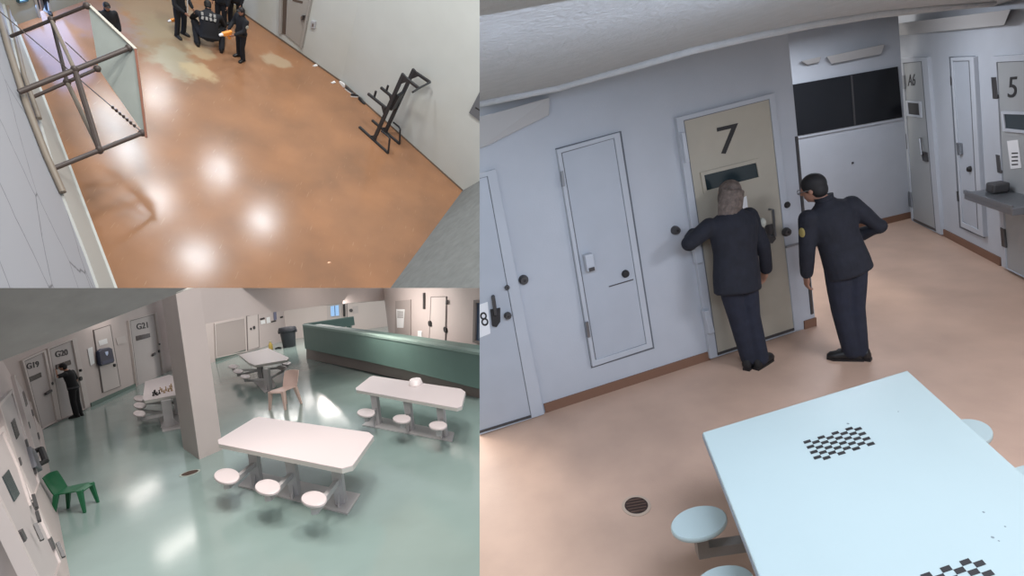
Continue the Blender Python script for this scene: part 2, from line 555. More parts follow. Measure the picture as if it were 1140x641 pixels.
# floor: from the far walls to well in front of and beside the viewpoint
fl = [R.P(534, 484), R.P(600, 461), R.P(908, 362), R.P(870, 277), R.P(1014, 242.5), R.P(1118, 297.5), V((5.2, 3.5, 0)), V((5.2, 0.2, 0)), V((-1.2, 0.2, 0))]
fl = [V((-4.5, WA.pt(0, 0).y + 1.0, 0)), R.P(534, 484) - WA.n * 0.3] + [p - WA.n * 0.3 for p in (R.P(600, 461), R.P(908, 362))] + [R.P(850, 277) - WC.n * 0.1, R.P(1014, 242.5) - WC.n * .1 - WB.n * .1, WB.pt(6.0, 0, -0.1), V((4.0, -0.5, 0)), V((-2.5, -0.5, 0))]
fl = [V((p.x, p.y, 0)) for p in fl]
struct(R, 'floor', MB().poly(fl, (0, 0, -0.1)), m_floorR, 'salmon coloured polished floor of the cell block at door 7', 'floor')

# walls
uA = (R.P(908, 362) - WA.o).dot(WA.u)
q = [WA.pt(-3.2, 0), R.P(908, 362), WA.on(876.5, 32), WA.on(872, -6)]
q.append(WA.pt(-3.2, q[-1].z))
wA = struct(R, 'wall_left', MB().prism(q, [p - WA.n * .28 for p in q]), m_wallR, 'white painted wall holding cell door 7', 'wall', base=tuple(q[0]))
q = [WC.pt(-.9, 0), R.P(1013.5, 242.6), WC.on(1003, 66), WC.on(998, -12)]
q.append(WC.pt(-.9, q[-1].z))
wC = struct(R, 'wall_back', MB().prism(q, [p - WC.n * .05 for p in q]), m_wallR, 'white wall at the end of the recess under the black window', 'wall', base=tuple(q[0]))
wB = wall(R, 'wall_right', WB, -.9, 5.0, 0, 3.0, m_wallR, 'white wall holding doors A6 and 5', 0.2)

# ceilings: the upper ceiling and the lower soffit near the viewpoint
zc = 2.66
cp = [R.P(x, y, zc) for x, y in ((520, 121), (620, 101), (700, 79), (770, 59), (840, 43), (905, 30), (975, 19), (1050, 11.5))]
cp += [WB.pt(2.05, zc, 0.02), WB.pt(4.8, zc, 0.02), V((4.2, -0.6, zc)), V((-2.2, -0.6, zc))]
cp = [V((p.x, p.y, zc)) for p in cp]
struct(R, 'ceiling', MB().poly(cp, (0, 0, 0.3)), m_ceilR, 'rough off white low ceiling with a rounded edge', 'ceiling')
lip = []
for x, y in ((520, 121), (620, 101), (700, 79), (770, 59), (840, 43), (905, 30), (975, 19), (1050, 11.5), (1106, 7)):
    lip.append(R.P(x, y - 3, zc - 0.012))
struct(R, 'trim_1', MB().tube(lip, 0.022, 10), m_ceilR, 'rounded plaster lip along the low ceiling edge', 'trim', True)
up = [WA.pt(-3.2, 2.98), WA.pt(uA, 2.98), WC.pt(-0.9, 2.98), WC.pt(WC.len, 2.98), WB.pt(5, 2.98), V((2, 1.8, 2.98)), V((-1.5, 1.8, 2.98))]
struct(R, 'ceiling', MB().poly(up, (0, 0, 0.1)), m_ceilR, 'upper ceiling above the cell doors', 'ceiling')

# baseboards
def baseb(pl, x0, x1, zh, name, label, m):
    u0, u1 = [(pl.on(*q) - pl.o).dot(pl.u) for q in (x0, x1)]
    struct(R, name, MB().prism([pl.pt(u0, 0), pl.pt(u1, 0), pl.pt(u1, zh), pl.pt(u0, zh)], [pl.pt(u0, 0, .015), pl.pt(u1, 0, .015), pl.pt(u1, zh, .015), pl.pt(u0, zh, .015)]), m, label, 'baseboard')
baseb(WA, (607, 459), (790, 400), 0.09, 'baseboard_left', 'brown rubber baseboard between the left door and door 7', m_brown)
baseb(WA, (895, 367), (908, 362), 0.09, 'baseboard_left', 'short brown baseboard at the wall end right of door 7', m_brown)
baseb(WC, (890, 272), (1013, 243), 0.10, 'baseboard_back', 'brown baseboard under the white recess wall', m_brown)
baseb(WB, (1047, 260), (1115, 296), 0.09, 'baseboard_right', 'brown baseboard between doors A6 and 5', m_brown)

def door(pl, name, leaf, frame, m, label, mf=None, thick=0.03, gap=False):
    o = thing(R, name, label, 'door', pl.on(*leaf[3], 0), 0, None, 'structure')
    part(R, 'door_leaf', MB().slab(pl, leaf, -0.02, thick), m, o)
    if frame:
        cx_, cy_ = sum(x for x, y in leaf) / 4, sum(y for x, y in leaf) / 4
        small = [(cx_ + (x - cx_) * (1 - .9 / abs(x - cx_)), cy_ + (y - cy_) * (1 - .8 / abs(y - cy_))) for x, y in leaf]
        part(R, 'door_seam', MB().ring(pl, leaf, small, thick - .01, thick + .002), mat('door seam shadow gap', (110, 112, 116), .7), o)
        part(R, 'door_frame', MB().ring(pl, frame, leaf, -0.02, thick + 0.012), mf or m_wallR, o, bevel=0.004)
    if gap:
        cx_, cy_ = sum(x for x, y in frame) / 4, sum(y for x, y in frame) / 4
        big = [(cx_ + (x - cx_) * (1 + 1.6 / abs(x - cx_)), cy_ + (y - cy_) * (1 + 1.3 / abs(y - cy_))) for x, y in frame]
        part(R, 'frame_shadow', MB().ring(pl, big, frame, 0.0, 0.006), m_frame_shadow, o)  # thin dark ring, the frame's shadow line put in as colour
    return o
m_frame_shadow = mat('painted frame shadow', (104, 108, 114), .7)

# ---- door 7
d7 = door(WA, 'door_1', [(761, 134), (857, 110), (885, 368), (799, 396)], [(753, 131), (863, 103), (893, 366), (791, 399.5)], m_doorK, 'khaki steel cell door marked 7')
part(R, 'door_number', text_mb(WA, '7', 811, 155, 31, 24, 0.031, 0.004, 0.0), m_ink, d7)
w = part(R, 'window_frame', MB().ring(WA, [(780, 192), (845, 176), (849, 199), (784, 216)], [(784, 195), (842, 181), (845, 197), (787, 212)], 0.03, 0.045), m_doorK, d7)
part(R, 'window_glass', MB().slab(WA, [(784, 195), (842, 181), (845, 197), (787, 212)], 0.028, 0.036), m_glass, w)
for q in ([(759, 148), (763, 147), (768, 180), (764, 181)], [(784, 347), (790, 345), (796, 370), (790, 372)]):
    part(R, 'hinge', MB().slab(WA, q, 0.03, 0.085), m_trimR, d7, bevel=0.004)
part(R, 'hinge', MB().slab(WA, [(772, 268), (779, 266), (783, 292), (776, 294)], 0.03, 0.085), m_trimR, d7, bevel=0.004)
hb = MB().slab(WA, [(852, 251), (860, 249), (864, 266), (860, 271), (854, 270), (851, 264)], 0.03, 0.036)
hd = part(R, 'handle_plate', hb, m_dsteel, d7)
a, b = WA.on(856.5, 233, 0.035), WA.on(859, 262, 0.035)
part(R, 'pull_handle', MB().tube([a, a + WA.n * .045, b + WA.n * .045, b], 0.012, 8), m_steel, hd, True)
part(R, 'door_sweep', MB().slab(WA, [(798.5, 393), (884.5, 365), (885, 368), (799, 396)], 0.03, 0.037), m_dsteel, d7)
# paper taped beside the woman's head
solo(R, 'paper_notice', MB().slab(WA, [(824, 222), (831, 218), (835, 249), (827, 251)], 0.031, 0.034), m_paper, 'white paper sheet taped on door 7', 'notice', WA.on(827, 251, .031))
# locks beside door 7 and the tray bolt
def knob(pl, px, py, r, d, label, nm='lock', m=None, off=0.0):
    c = pl.on(px, py, off)
    mb = MB().tube([c, c + pl.n * d * .4, c + pl.n * d], [r, r * 1.0, r * .75], 16)
    o = solo(R, nm, mb, m or m_dsteel, label, 'lock', c, True)
    part(R, 'keyhole', MB().tube([c + pl.n * d * .9, c + pl.n * (d + .004)], r * .3, 10), m_ink, o)
knob(WA, 751, 256, 0.04, 0.05, 'round grey lock on the wall left of door 7')
knob(WA, 876, 228, 0.03, 0.02, 'small dark lock on the frame right of door 7, upper', m=m_ink, off=.042)
knob(WA, 874.5, 258, 0.042, 0.04, 'larger dark lock right of door 7, under the small lock', off=.042)
solo(R, 'slot_bar', MB().bar(WA.on(875, 275, .05), WA.on(889, 271, .05), 0.018), m_steel, 'thin metal bar under the locks right of door 7', 'bar', WA.on(875, 275))

# ---- left: service panel door and the half seen door at the edge
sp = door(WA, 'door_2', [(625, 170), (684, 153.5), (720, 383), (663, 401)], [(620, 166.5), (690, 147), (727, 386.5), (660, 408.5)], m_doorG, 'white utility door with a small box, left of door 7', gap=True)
for q in ([(624.5, 191), (627, 190), (629, 207), (626.5, 208)], [(652, 359), (655, 358), (657.5, 375), (654.5, 376)]):
    part(R, 'hinge', MB().slab(WA, q, 0.03, 0.06), m_steel, sp)
part(R, 'latch_seam', MB().bar(WA.on(678, 319, .033), WA.on(705, 311, .033), 0.008), m_dsteel, sp)
knob(WA, 696, 304.5, 0.035, 0.03, 'black round lock on the white utility door', m=m_ink, off=0.03)
c, sz, rm = box_on(WA, (654, 291), 0.075, 0.15, 0.07, 0.03)
bx = thing(R, 'call_box', 'small white box mounted on the white utility door', 'box', c)
part(R, 'housing', MB().box(c, sz, m=rm), m_trimR, bx, bevel=0.008)
part(R, 'button', MB().box(c + WA.n * .035 - V((0, 0, .055)), (0.05, 0.03, 0.02), m=rm), m_dsteel, bx)
d8 = door(WA, 'door_3', [(480, 212), (543, 196), (592, 465), (520, 487)], [(470, 212), (552, 188), (606, 461), (510, 492)], m_doorG, 'pale grey door cut off at the left edge of the salmon floored room')
part(R, 'door_sweep', MB().slab(WA, [(530, 481), (591.5, 462), (592, 465), (530, 484)], 0.03, 0.037), m_dsteel, d8)
part(R, 'handle_plate', MB().slab(WA, [(546, 345), (557, 343), (557, 358), (553, 364), (548, 363)], 0.03, 0.05), m_ink, d8)
part(R, 'pull_handle', MB().tube([WA.on(549, 330, .04), WA.on(549, 331, .07), WA.on(552, 350, .07), WA.on(552, 350, .04)], 0.016, 8), m_dsteel, d8, True)
part(R, 'door_sign', MB().slab(WA, [(534, 339), (543, 336), (546, 371), (534, 376)], 0.03, 0.035), m_paper, d8)
part(R, 'sign_lettering', text_mb(WA, '8', 539, 355, 16, 8, 0.036, 0.002), m_ink, d8)
knob(WA, 582.5, 311, 0.042, 0.05, 'round grey lock right of the cut off door')
knob(WA, 564.5, 320, 0.022, 0.02, 'small lock beside the cut off door, upper', off=0.05)
knob(WA, 565, 351, 0.032, 0.04, 'dark lock beside the cut off door, lower', off=0.05)
solo(R, 'slot_bar', MB().bar(WA.on(567, 369, .012), WA.on(583, 364, .012), 0.015), m_steel, 'thin metal bar right of the cut off door', 'bar', WA.on(567, 369))

# ---- recess: black window over the white lower wall
win = thing(R, 'window_1', 'long black window high in the recess wall', 'window', WC.on(888, 150), 0, None, 'structure')
q = [(872, 96), (999.5, 74), (1004.5, 130.5), (872, 154)]
part(R, 'window_pane', MB().slab(WC, q, 0.0, 0.03), m_black, win)
part(R, 'window_mullion', MB().slab(WC, [(947, 84), (949, 83.6), (953, 139), (951, 139.5)], 0.03, 0.034), m_dsteel, win)
part(R, 'window_sill', MB().slab(WC, [(872, 154), (1004.5, 130.5), (1004.7, 133), (872, 157)], 0.0, 0.02), m_trimR, win)
solo(R, 'screw_plug', MB().slab(WC, [(948.5, 180.5), (950.5, 180), (950.7, 182), (948.7, 182.5)], 0.0, 0.01), m_dsteel, 'tiny dark plug in the white recess wall', 'plug', WC.on(949, 181))
# dark jamb strip at the wall end
struct(R, 'trim_2', MB().slab(WA, [(886, 152), (888.5, 151.5), (906, 349), (903.5, 350)], 0.0, 0.012), m_dsteel, 'dark strip down the wall end right of door 7', 'trim')

# ---- door A6
d6 = door(WB, 'door_4', [(1005, 70), (1026, 68), (1042, 258), (1016, 246)], [(1000, 65), (1032, 64), (1047.5, 261.5), (1014.5, 245)], m_doorC, 'narrow looking grey door marked A6')
part(R, 'door_number', text_mb(WB, 'A6', 1015, 89, 13, 8, 0.031, 0.004), m_ink, d6)
w = part(R, 'window_frame', MB().ring(WB, [(1008, 112), (1024.5, 113), (1025.5, 131), (1009, 129)], [(1010, 114), (1022.5, 115), (1023.5, 128.5), (1011, 127)], 0.03, 0.045), m_trimR, d6)
part(R, 'window_glass', MB().slab(WB, [(1010, 114), (1022.5, 115), (1023.5, 128.5), (1011, 127)], 0.028, 0.036), m_ink, w)
for q in ([(1003, 84), (1006, 84), (1007, 99), (1004, 99)], [(1004.5, 148), (1008, 149), (1009.5, 166), (1006, 165)], [(1010, 213), (1013.5, 214), (1015, 231), (1011.5, 230)]):
    part(R, 'hinge', MB().slab(WB, q, 0.03, 0.05), m_steel, d6, bevel=0.004)
part(R, 'handle_plate', MB().slab(WB, [(1026, 169), (1031, 170), (1032, 180), (1027, 179)], 0.03, 0.05), m_dsteel, d6)
part(R, 'pull_handle', MB().tube([WB.on(1025, 154, .03), WB.on(1024, 155, .09), WB.on(1026, 172, .09), WB.on(1027, 173, .03)], 0.013, 8), m_steel, d6, True)
part(R, 'door_sweep', MB().slab(WB, [(1015.8, 243), (1041.7, 255), (1042, 258), (1016, 246)], 0.03, 0.037), m_dsteel, d6)

# ---- utility door between A6 and 5
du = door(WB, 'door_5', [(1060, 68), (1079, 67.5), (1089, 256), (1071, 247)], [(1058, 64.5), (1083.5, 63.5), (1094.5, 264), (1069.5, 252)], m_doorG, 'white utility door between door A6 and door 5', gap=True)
part(R, 'slot', MB().slab(WB, [(1057.5, 85), (1060, 85), (1060.5, 95), (1058, 95)], 0.03, 0.04), m_dsteel, du)
part(R, 'handle', MB().slab(WB, [(1064, 159), (1068, 160), (1069, 172), (1065.5, 173)], 0.03, 0.06), m_steel, du, bevel=0.005)
part(R, 'slot', MB().slab(WB, [(1064.5, 213), (1066, 213), (1067, 224), (1065.5, 224)], 0.03, 0.04), m_dsteel, du)
knob(WB, 1041, 156, 0.03, 0.03, 'black lock on the frame right of door A6', m=m_ink)
knob(WB, 1080.5, 188, 0.035, 0.03, 'black lock on the utility door between A6 and 5', m=m_ink, off=0.03)

# ---- door 5
d5 = door(WB, 'door_6', [(1109, 69), (1180, 66), (1196, 337), (1120, 299)], [(1103, 63), (1190, 58), (1206, 342), (1115, 296)], m_doorC, 'grey cell door marked 5 at the right edge')
part(R, 'door_number', text_mb(WB, '5', 1127.5, 97, 23, 9.5, 0.031, 0.004), m_ink, d5)
w = part(R, 'window_frame', MB().ring(WB, [(1114, 124), (1162, 125), (1164, 151), (1116, 146)], [(1117, 127), (1158, 128), (1160, 147), (1119, 143)], 0.03, 0.045), m_trimR, d5)
part(R, 'window_glass', MB().slab(WB, [(1117, 127), (1158, 128), (1160, 147), (1119, 143)], 0.028, 0.036), m_glass, w)
for q in ([(1103, 86), (1108, 86), (1110, 110), (1105, 110)], [(1108, 172), (1112, 173), (1114, 193), (1110, 192)], [(1113, 253), (1117, 255), (1119, 276), (1115, 274)]):
    part(R, 'hinge', MB().slab(WB, q, 0.03, 0.05), m_dsteel, d5, bevel=0.004)
pn = solo(R, 'paper_notice', MB().slab(WB, [(1121, 157), (1133, 155.5), (1137, 187), (1125, 188)], 0.031, 0.035), m_paper, 'white paper notice with black lines on door 5', 'notice', WB.on(1125, 188, .031))
tx = MB()
for k in range(4):
    y = 170 + k * 4.2
    tx.slab(WB, [(1126, y), (1133, y - .4), (1133.3, y + 1), (1126.3, y + 1.4)], 0.035, 0.0365)
part(R, 'lettering', tx, m_ink, pn)
# steel shelf with a fitting on it, fixed on door 5
cs = WB.on(1124, 216, 0.0)
sh = thing(R, 'food_port_shelf', 'grey steel shelf box jutting from door 5', 'shelf', cs)
ux, nx = WB.right, WB.n
f0 = cs - ux * 0.12 + V((0, 0, -0.02))
mbs = MB()
def pbox(mb, o, w, d, h):
    mb.prism([o, o + ux * w, o + ux * w + nx * d, o + nx * d], [p + V((0, 0, h)) for p in (o, o + ux * w, o + ux * w + nx * d, o + nx * d)])
pbox(mbs, f0 + nx * .03, 0.9, 0.30, 0.075)
part(R, 'tray', mbs, m_steel, sh, bevel=0.006)
lipb = MB(); pbox(lipb, f0 + nx * .32 + V((0, 0, .06)), 0.9, 0.02, 0.04)
part(R, 'front_lip', lipb, m_steel, sh, bevel=0.004)
kb = MB(); pbox(kb, f0 + ux * .10 + nx * .06 + V((0, 0, .075)), 0.16, 0.14, 0.10)
part(R, 'lock_housing', kb, m_dsteel, sh, bevel=0.02)
for uu in (0.06, 0.8):
    br = MB()
    p = f0 + ux * uu + nx * .03
    br.prism([p, p + nx * .22, p - V((0, 0, .12))], [q + ux * .02 for q in (p, p + nx * .22, p - V((0, 0, .12)))])
    part(R, 'bracket', br, m_dsteel, sh)

# ---- pale box fittings high on the walls
def fitting(pl, pix, d, label):
    # wedge: full depth at the top, thin at the bottom
    top = [pl.on(x, y, 0.008) for x, y in pix]
    off = [pl.on(x, y, dd) for (x, y), dd in zip(pix, d)]
    mb = MB().prism(top, off)
    solo(R, 'light_fitting', mb, m_fix, label, 'light fitting', top[-1], bevel=0.004)
fitting(WB, [(976, 29), (1125, 10.5), (1118, 28), (985, 41)], (.16, .16, .10, .10), 'longest pale wedge shaped box fitting above door A6')
fitting(WC, [(892, 68), (914, 63), (912, 69), (899, 72)], (.10, .10, .06, .06), 'smallest pale box fitting above the black window')
fitting(WC, [(920, 63), (985, 49), (981, 60), (926, 71)], (.12, .12, .07, .07), 'pale box fitting above the black window, beside the smallest')
fitting(WA, [(500, 140), (612, 108), (611, 128), (545, 161), (500, 178)], (.12, .12, .08, .08, .08), 'pale angled box fitting high at the left end of the wall')

# ---- floor drain
def drain(room, px, py, r, label, mring):
    c = room.P(px, py)
    d = thing(room, 'floor_drain', label, 'drain', c)
    part(room, 'rim', MB().lathe([(r * 1.25, 0.0), (r * 1.25, 0.004), (r * 1.0, 0.006), (r, 0.0)], c, 32), mring, d, True)
    part(room, 'grate', MB().lathe([(0.005, 0.0), (r, 0.001), (r, 0.0045), (0.005, 0.0045)], c, 32), mat('dark drain iron', (52, 36, 30), 0.7), d)
    for k in range(5):
        y = (k - 2) * r * 0.34
        x = math.sqrt(max(0.0, r * r - y * y)) * 0.85
        part(room, 'grate_bar', MB().box(c + V((0, y, 0.006)), (2 * x, r * 0.1, 0.004)), mat('drain iron', (92, 70, 58), 0.6), d)
drain(R, 708.5, 563, 0.075, 'round dark floor drain beside the pale blue table', mat('worn concrete ring', (180, 160, 142), 0.8))

# ---- games table with fixed stools
TZ = 0.76
A_, B_, D_ = R.P(782, 481, TZ), R.P(1010, 412, TZ), R.P(845, 641, TZ)
E_ = R.P(1130, 519.5, TZ)
vx = (B_ - A_); vl = (D_ - A_).normalized(); vr = (E_ - B_).normalized()
Lt = 1.5
tp = [A_, B_, B_ + vr * Lt, A_ + vl * Lt]
tb = thing(R, 'games_table', 'pale blue games table with inlaid checkerboards and fixed stools', 'table', (sum((p for p in tp), V()) / 4) * 1.0 - V((0, 0, TZ)))
part(R, 'tabletop', MB().poly(tp, (0, 0, -0.045)), m_tableR, tb, bevel=0.006)
part(R, 'edge_band', MB().poly([p * 1.0 + (p - (sum((q for q in tp), V()) / 4)) * 0.004 - V((0, 0, .012)) for p in tp], (0, 0, -0.028)), m_edge, tb)
def board(c0, ex, ey, n=8):
    """inlaid black squares: c0 corner, ex along the row, ey down the rows"""
    mb = MB()
    for i in range(n):
        for j in range(n):
            if (i + j) % 2 == 0:
                p = c0 + ex * (i / n) + ey * (j / n) + V((0, 0, 0.0006))
                a, b = ex / n * 0.97, ey / n * 0.97
                mb.poly([p, p + a, p + a + b, p + b], (0, 0, 0.0008))
    return mb
b0 = R.P(894, 491.5, TZ); b1 = R.P(956, 472.5, TZ); b2 = R.P(909, 515, TZ)
part(R, 'checkerboard', board(b0, b1 - b0, b2 - b0), m_ink, tb, label='inlaid black and white checkerboard near the far table end')
c1 = R.P(1089, 617.5, TZ)
part(R, 'checkerboard', board(c1 - (b1 - b0) + (b2 - b0) * 0, b1 - b0, b2 - b0), m_ink, tb, label='inlaid checkerboard cut off at the bottom of the view')
for x, y, r in ((1095, 570, .004), (1105, 598, .005), (1112, 602, .003), (1119, 586, .003), (944, 471.5, .006), (1000, 458, .003)):
    part(R, 'stain_mark', MB().lathe([(r, 0.0002), (r, 0.0006)], R.P(x, y, TZ), 10), mat('small grey stain', (120, 130, 132), 0.7), tb)

mid = [A_ + vl * (Lt * t) + ((B_ + vr * (Lt * t)) - (A_ + vl * (Lt * t))) * 0.5 for t in (0.28, 0.75)]
for p in mid:
    p = V((p.x, p.y, 0))
    part(R, 'pedestal', MB().box(p + V((0, 0, (TZ - .05) / 2)), (0.10, 0.10, TZ - .05), math.atan2(vl.y, vl.x)), m_legR, tb)
bp = [V((p.x, p.y, 0)) for p in (mid[0] - vl * .3 - vx * .16, mid[0] - vl * .3 + vx * .16, mid[1] + vl * .3 + vx * .16, mid[1] + vl * .3 - vx * .16)]
part(R, 'base_plate', MB().poly(bp, (0, 0, 0.012)), m_legR, tb)
for px, py, mi, wa, wb, tilt in ((778, 581, 0, 32, 18, -.22), (806, 649, 1, 34, 20, -.2), (1080, 480, 0, 26, 14, .1), (1150, 534, 1, 30, 17, .1)):
    c = R.P(px, py, 0.47)
    out = []
    for i in range(40):
        t = 2 * PI * i / 40
        x_, y_ = wa * math.cos(t), -wb * math.sin(t)
        out.append(R.P(px + x_ * math.cos(tilt) - y_ * math.sin(tilt), py + x_ * math.sin(tilt) + y_ * math.cos(tilt), 0.47) - c)
    vs_ = []
    for rr_, zz_ in ((.8, -.028), (.98, -.026), (1, -.02), (1, -.006), (.965, 0)):
        vs_ += [c + q_ * rr_ + V((0, 0, zz_)) for q_ in out]
    fs_ = [(i * 40 + k_, i * 40 + (k_ + 1) % 40, (i + 1) * 40 + (k_ + 1) % 40, (i + 1) * 40 + k_) for i in range(4) for k_ in range(40)]
    part(R, 'stool_seat', MB().add(vs_, fs_ + [tuple(range(39, -1, -1)), tuple(range(160, 200))]), m_tableR, tb, True)
    p = V((mid[mi].x, mid[mi].y, 0.30))
    q = V((c.x, c.y, 0.30))
    dd = (p - q).normalized()
    part(R, 'stool_arm', MB().bar(q - dd * .02, p, 0.05, 0.06), m_legR, tb)
    part(R, 'stool_post', MB().bar(q + V((0, 0, -.03)), V((c.x, c.y, .442)), 0.055), m_legR, tb)

# ---- people
def yaw_to(room, base, px, py):
    """heading so that +y looks at the floor point under a pixel"""
    d = room.P(px, py) - V(base); return math.atan2(-d.x, d.y)
toA = math.atan2(WA.n.x, -WA.n.y)      # facing wall A
base = R.P(834, 409.5)
J = stand(hw=0.075, sh=0.175,
          pelvis=(-0.05, 0.0, 0.93), neck=(0.0, 0.06, 1.455), head=(0.02, 0.12, 1.60),
          sl=(-0.215, 0.075, 1.375), sr=(0.17, 0.08, 1.375),
          el=(-0.435, 0.05, 1.29), wl=(-0.31, 0.17, 1.33), dl=(0.8, 0.3, 0.3), pl=(0, 0, -1),
          er=(0.245, 0.03, 1.11), wr=(0.30, 0.07, 0.86), dr=(0.1, 0.5, -0.8), pr=(-1, 0, 0), hu=(0.3, 0.12, 1),
          hl=(-0.13, 0, 0.90), hr=(0.03, 0, 0.90), kl=(-0.06, 0.02, 0.50), kr=(0.06, 0.0, 0.50), al=(0.02, 0.02, 0.085), ar=(0.10, -0.03, 0.085),
          fl=(0.75, 0.5, 0), fr=(0.85, 0.35, 0), hf=(-0.1, 1, 0.0))
wo = Fig(R, base, toA, 1.74, 'person with shoulder length grey brown hair leaning to the window of door 7', J, 0.007, m_skin, m_navy, m_navy2, m_shoe, m_hairG, 'long', wx=1.14, bulk=1.5, hem=-.30)
k = wo.k
p = wo.J['sr'].lerp(wo.J['er'], 0.45)
wo.add('sleeve_patch', MB().ell(p + V((0.045, -0.045, 0.05)) * k, (0.02, -0.02, 0), (0.02, 0.025, 0), (0, 0, 0.042)), m_patch, 'white sleeve patch')
wo.add('radio', MB().box(wo.J['hr'] + V((0.12, 0.02, 0.06)), (0.045, 0.06, 0.15)), m_dsteel, 'grey radio on the belt')

base = R.P(946, 401)
J = stand(hw=0.06, sh=0.185,
          pelvis=(-0.02, 0.0, 0.94), neck=(-0.11, 0.10, 1.45), head=(-0.165, 0.17, 1.585),
          sl=(-0.27, 0.11, 1.355), sr=(0.07, 0.04, 1.40),
          el=(-0.30, 0.10, 1.09), wl=(-0.28, 0.14, 0.86), er=(0.235, -0.06, 1.19), wr=(0.13, 0.15, 1.06), dr=(-0.5, 0.7, -0.4), pr=(-0.5, -0.4, 0),
          hl=(-0.10, 0.01, 0.90), hr=(0.05, -0.01, 0.90), kl=(-0.05, 0.03, 0.50), kr=(0.06, 0.0, 0.50), al=(0.02, 0.0, 0.085), ar=(0.08, -0.02, 0.085),
          fl=(-0.65, 0.6, 0), fr=(-0.5, 0.8, 0), hf=(-0.5, 0.85, -0.2))
of = Fig(R, base, toA - 0.05, 1.69, 'person in dark uniform and glasses watching from the right of door 7', J, 0.007, m_skin2, m_navy, m_navy2, m_shoe, m_hairD, 'short', bulk=1.3, hem=-.22)
k = of.k
f, u = of.hf, (of.hu - of.hf * of.hu.dot(of.hf)).normalized(); r_ = f.cross(u); S = of.hs
gl = MB()
for sg in (-1, 1):
    cc = of.hc + f * .43 * S + r_ * sg * .15 * S + u * 0.0
    gl.tube([cc + (r_ * math.cos(t) * .12 + u * math.sin(t) * .085) * S for t in [2 * PI * i / 16 for i in range(17)]], 0.0035, 6)
    gl.tube([cc + r_ * sg * .12 * S, of.hc + r_ * sg * .35 * S - f * .02 * S + u * .02 * S], 0.0035, 6)
gl.tube([of.hc + f * .44 * S - r_ * .03 * S, of.hc + f * .44 * S + r_ * .03 * S], 0.0035, 6)
of.add('glasses', gl, m_steel, 'thin metal glasses')
p = of.J['sl'].lerp(of.J['el'], 0.38)
of.add('sleeve_patch', MB().ell(p + V((-0.064, -0.01, 0)) * k, (0.012, 0, 0), (0, 0.032, 0), (0, 0, 0.042)), m_gold, 'gold sleeve patch')
# =====================================================================================
# LOWER LEFT ROOM: day room with cells G19-G21, fixed tables, green counter
# =====================================================================================
B = BB
m_floorB = mat('grey green floor', (134, 152, 147), 0.13, noise=0.06, nscale=0.9, bump=0.02, bscale=30)
m_wallB = mat('warm white wall paint', (188, 176, 172), 0.6, noise=0.02, nscale=2)
m_wallB2 = mat('cream wall paint', (206, 194, 188), 0.6)
m_ceilB = mat('grey ceiling plaster', (150, 148, 146), 0.8, noise=0.08, nscale=3)
m_doorB = mat('warm grey door paint', (176, 168, 166), 0.5, noise=0.02, nscale=3)
m_frameB = mat('door frame paint', (192, 182, 178), 0.5)
m_seamB = mat('shadow gap putty', (120, 112, 110), 0.7)
m_teal = mat('teal counter laminate', (98, 124, 117), 0.5, noise=0.03, nscale=2)
m_tealcap = mat('pale teal counter top', (134, 156, 148), 0.65)
m_plinth = mat('grey brown plinth', (128, 116, 112), 0.6)
m_tabB = mat('pinkish white laminate', (204, 192, 191), 0.4)
m_tabE = mat('grey table edge', (190, 188, 182), 0.5)
m_steelB = mat('grey painted frame steel', (186, 182, 182), 0.45)
m_chairP = mat('beige plastic', (196, 170, 160), 0.45)
m_chairG = mat('green plastic', (22, 92, 58), 0.4)
m_bin = mat('charcoal plastic', (44, 46, 52), 0.5)
m_disp = mat('navy plastic', (26, 34, 62), 0.3)
m_logo = mat('pale blue shield print', (190, 205, 235), 0.5)
m_winB = mat('brown tinted window', (58, 48, 46), 0.25)
m_blackB = mat('black cloth', (18, 18, 22), 0.85)
m_board = mat('grey notice board', (160, 150, 146), 0.8)
m_tube = mat('lit tube edge', (235, 230, 222), 0.5)

WM = Plane(B, B.P(47, 477.5), B.P(153, 429))
WN = Plane(B, B.P(200, 414.5), B.P(320, 378))
WL = Plane(B, B.P(47, 477.5), B.P(78, 641), 0.25, B.P(300, 500))
WF = Plane(B, B.P(320, 378), B.P(440, 362))
WD = Plane(B, B.P(437, 405), B.P(534, 428))
PLp, PMp, PRp = B.P(204, 499), B.P(222, 511.5), B.P(248, 500)

def V2(p, z=0.0): return V((p.x, p.y, z))
H2 = 4.2
farc = [V2(WL.pt(WL.len * 1.25, 0)), V2(WL.pt(-.1, 0)), V2(WM.pt(WM.len * 1.95, 0)), V2(WN.pt(-.1, 0)), V2(WN.pt(WN.len + .1, 0)), V2(WF.pt(WF.len + 6, 0)), V2(B.P(700, 395)), V2(B.P(900, 641)), V((-1.0, 0.6, 0))]
struct(B, 'floor', MB().poly([p for p in farc], (0, 0, -0.15)), m_floorB, 'glossy grey green floor of the day room', 'floor')
struct(B, 'wall_left', MB().prism([WL.pt(-.2, 0), WL.pt(WL.len * 1.2, 0), WL.pt(WL.len * 1.2, H2), WL.pt(-.2, H2)], [p - WL.n * .3 for p in (WL.pt(-.2, 0), WL.pt(WL.len * 1.2, 0), WL.pt(WL.len * 1.2, H2), WL.pt(-.2, H2))]), m_wallB, 'white wall running along the left side with narrow cell doors', 'wall')
wall(B, 'wall_back', WM, -5, WM.len * 1.95, 0, H2, m_wallB, 'white wall of cells G19, G20 and G21', 0.3)
wall(B, 'wall_back', WN, 0, WN.len, 0, H2, m_wallB, 'white wall with the grey panel behind the pillar', 0.3)
wall(B, 'wall_back', WF, 0, WF.len + 8, 0, H2, m_wallB2, 'cream far wall behind the counter', 0.3)
wall(B, 'wall_right', WD, 0, WD.len * 2.2, 0, H2, m_wallB, 'white wall right of the far counter end', 0.3)
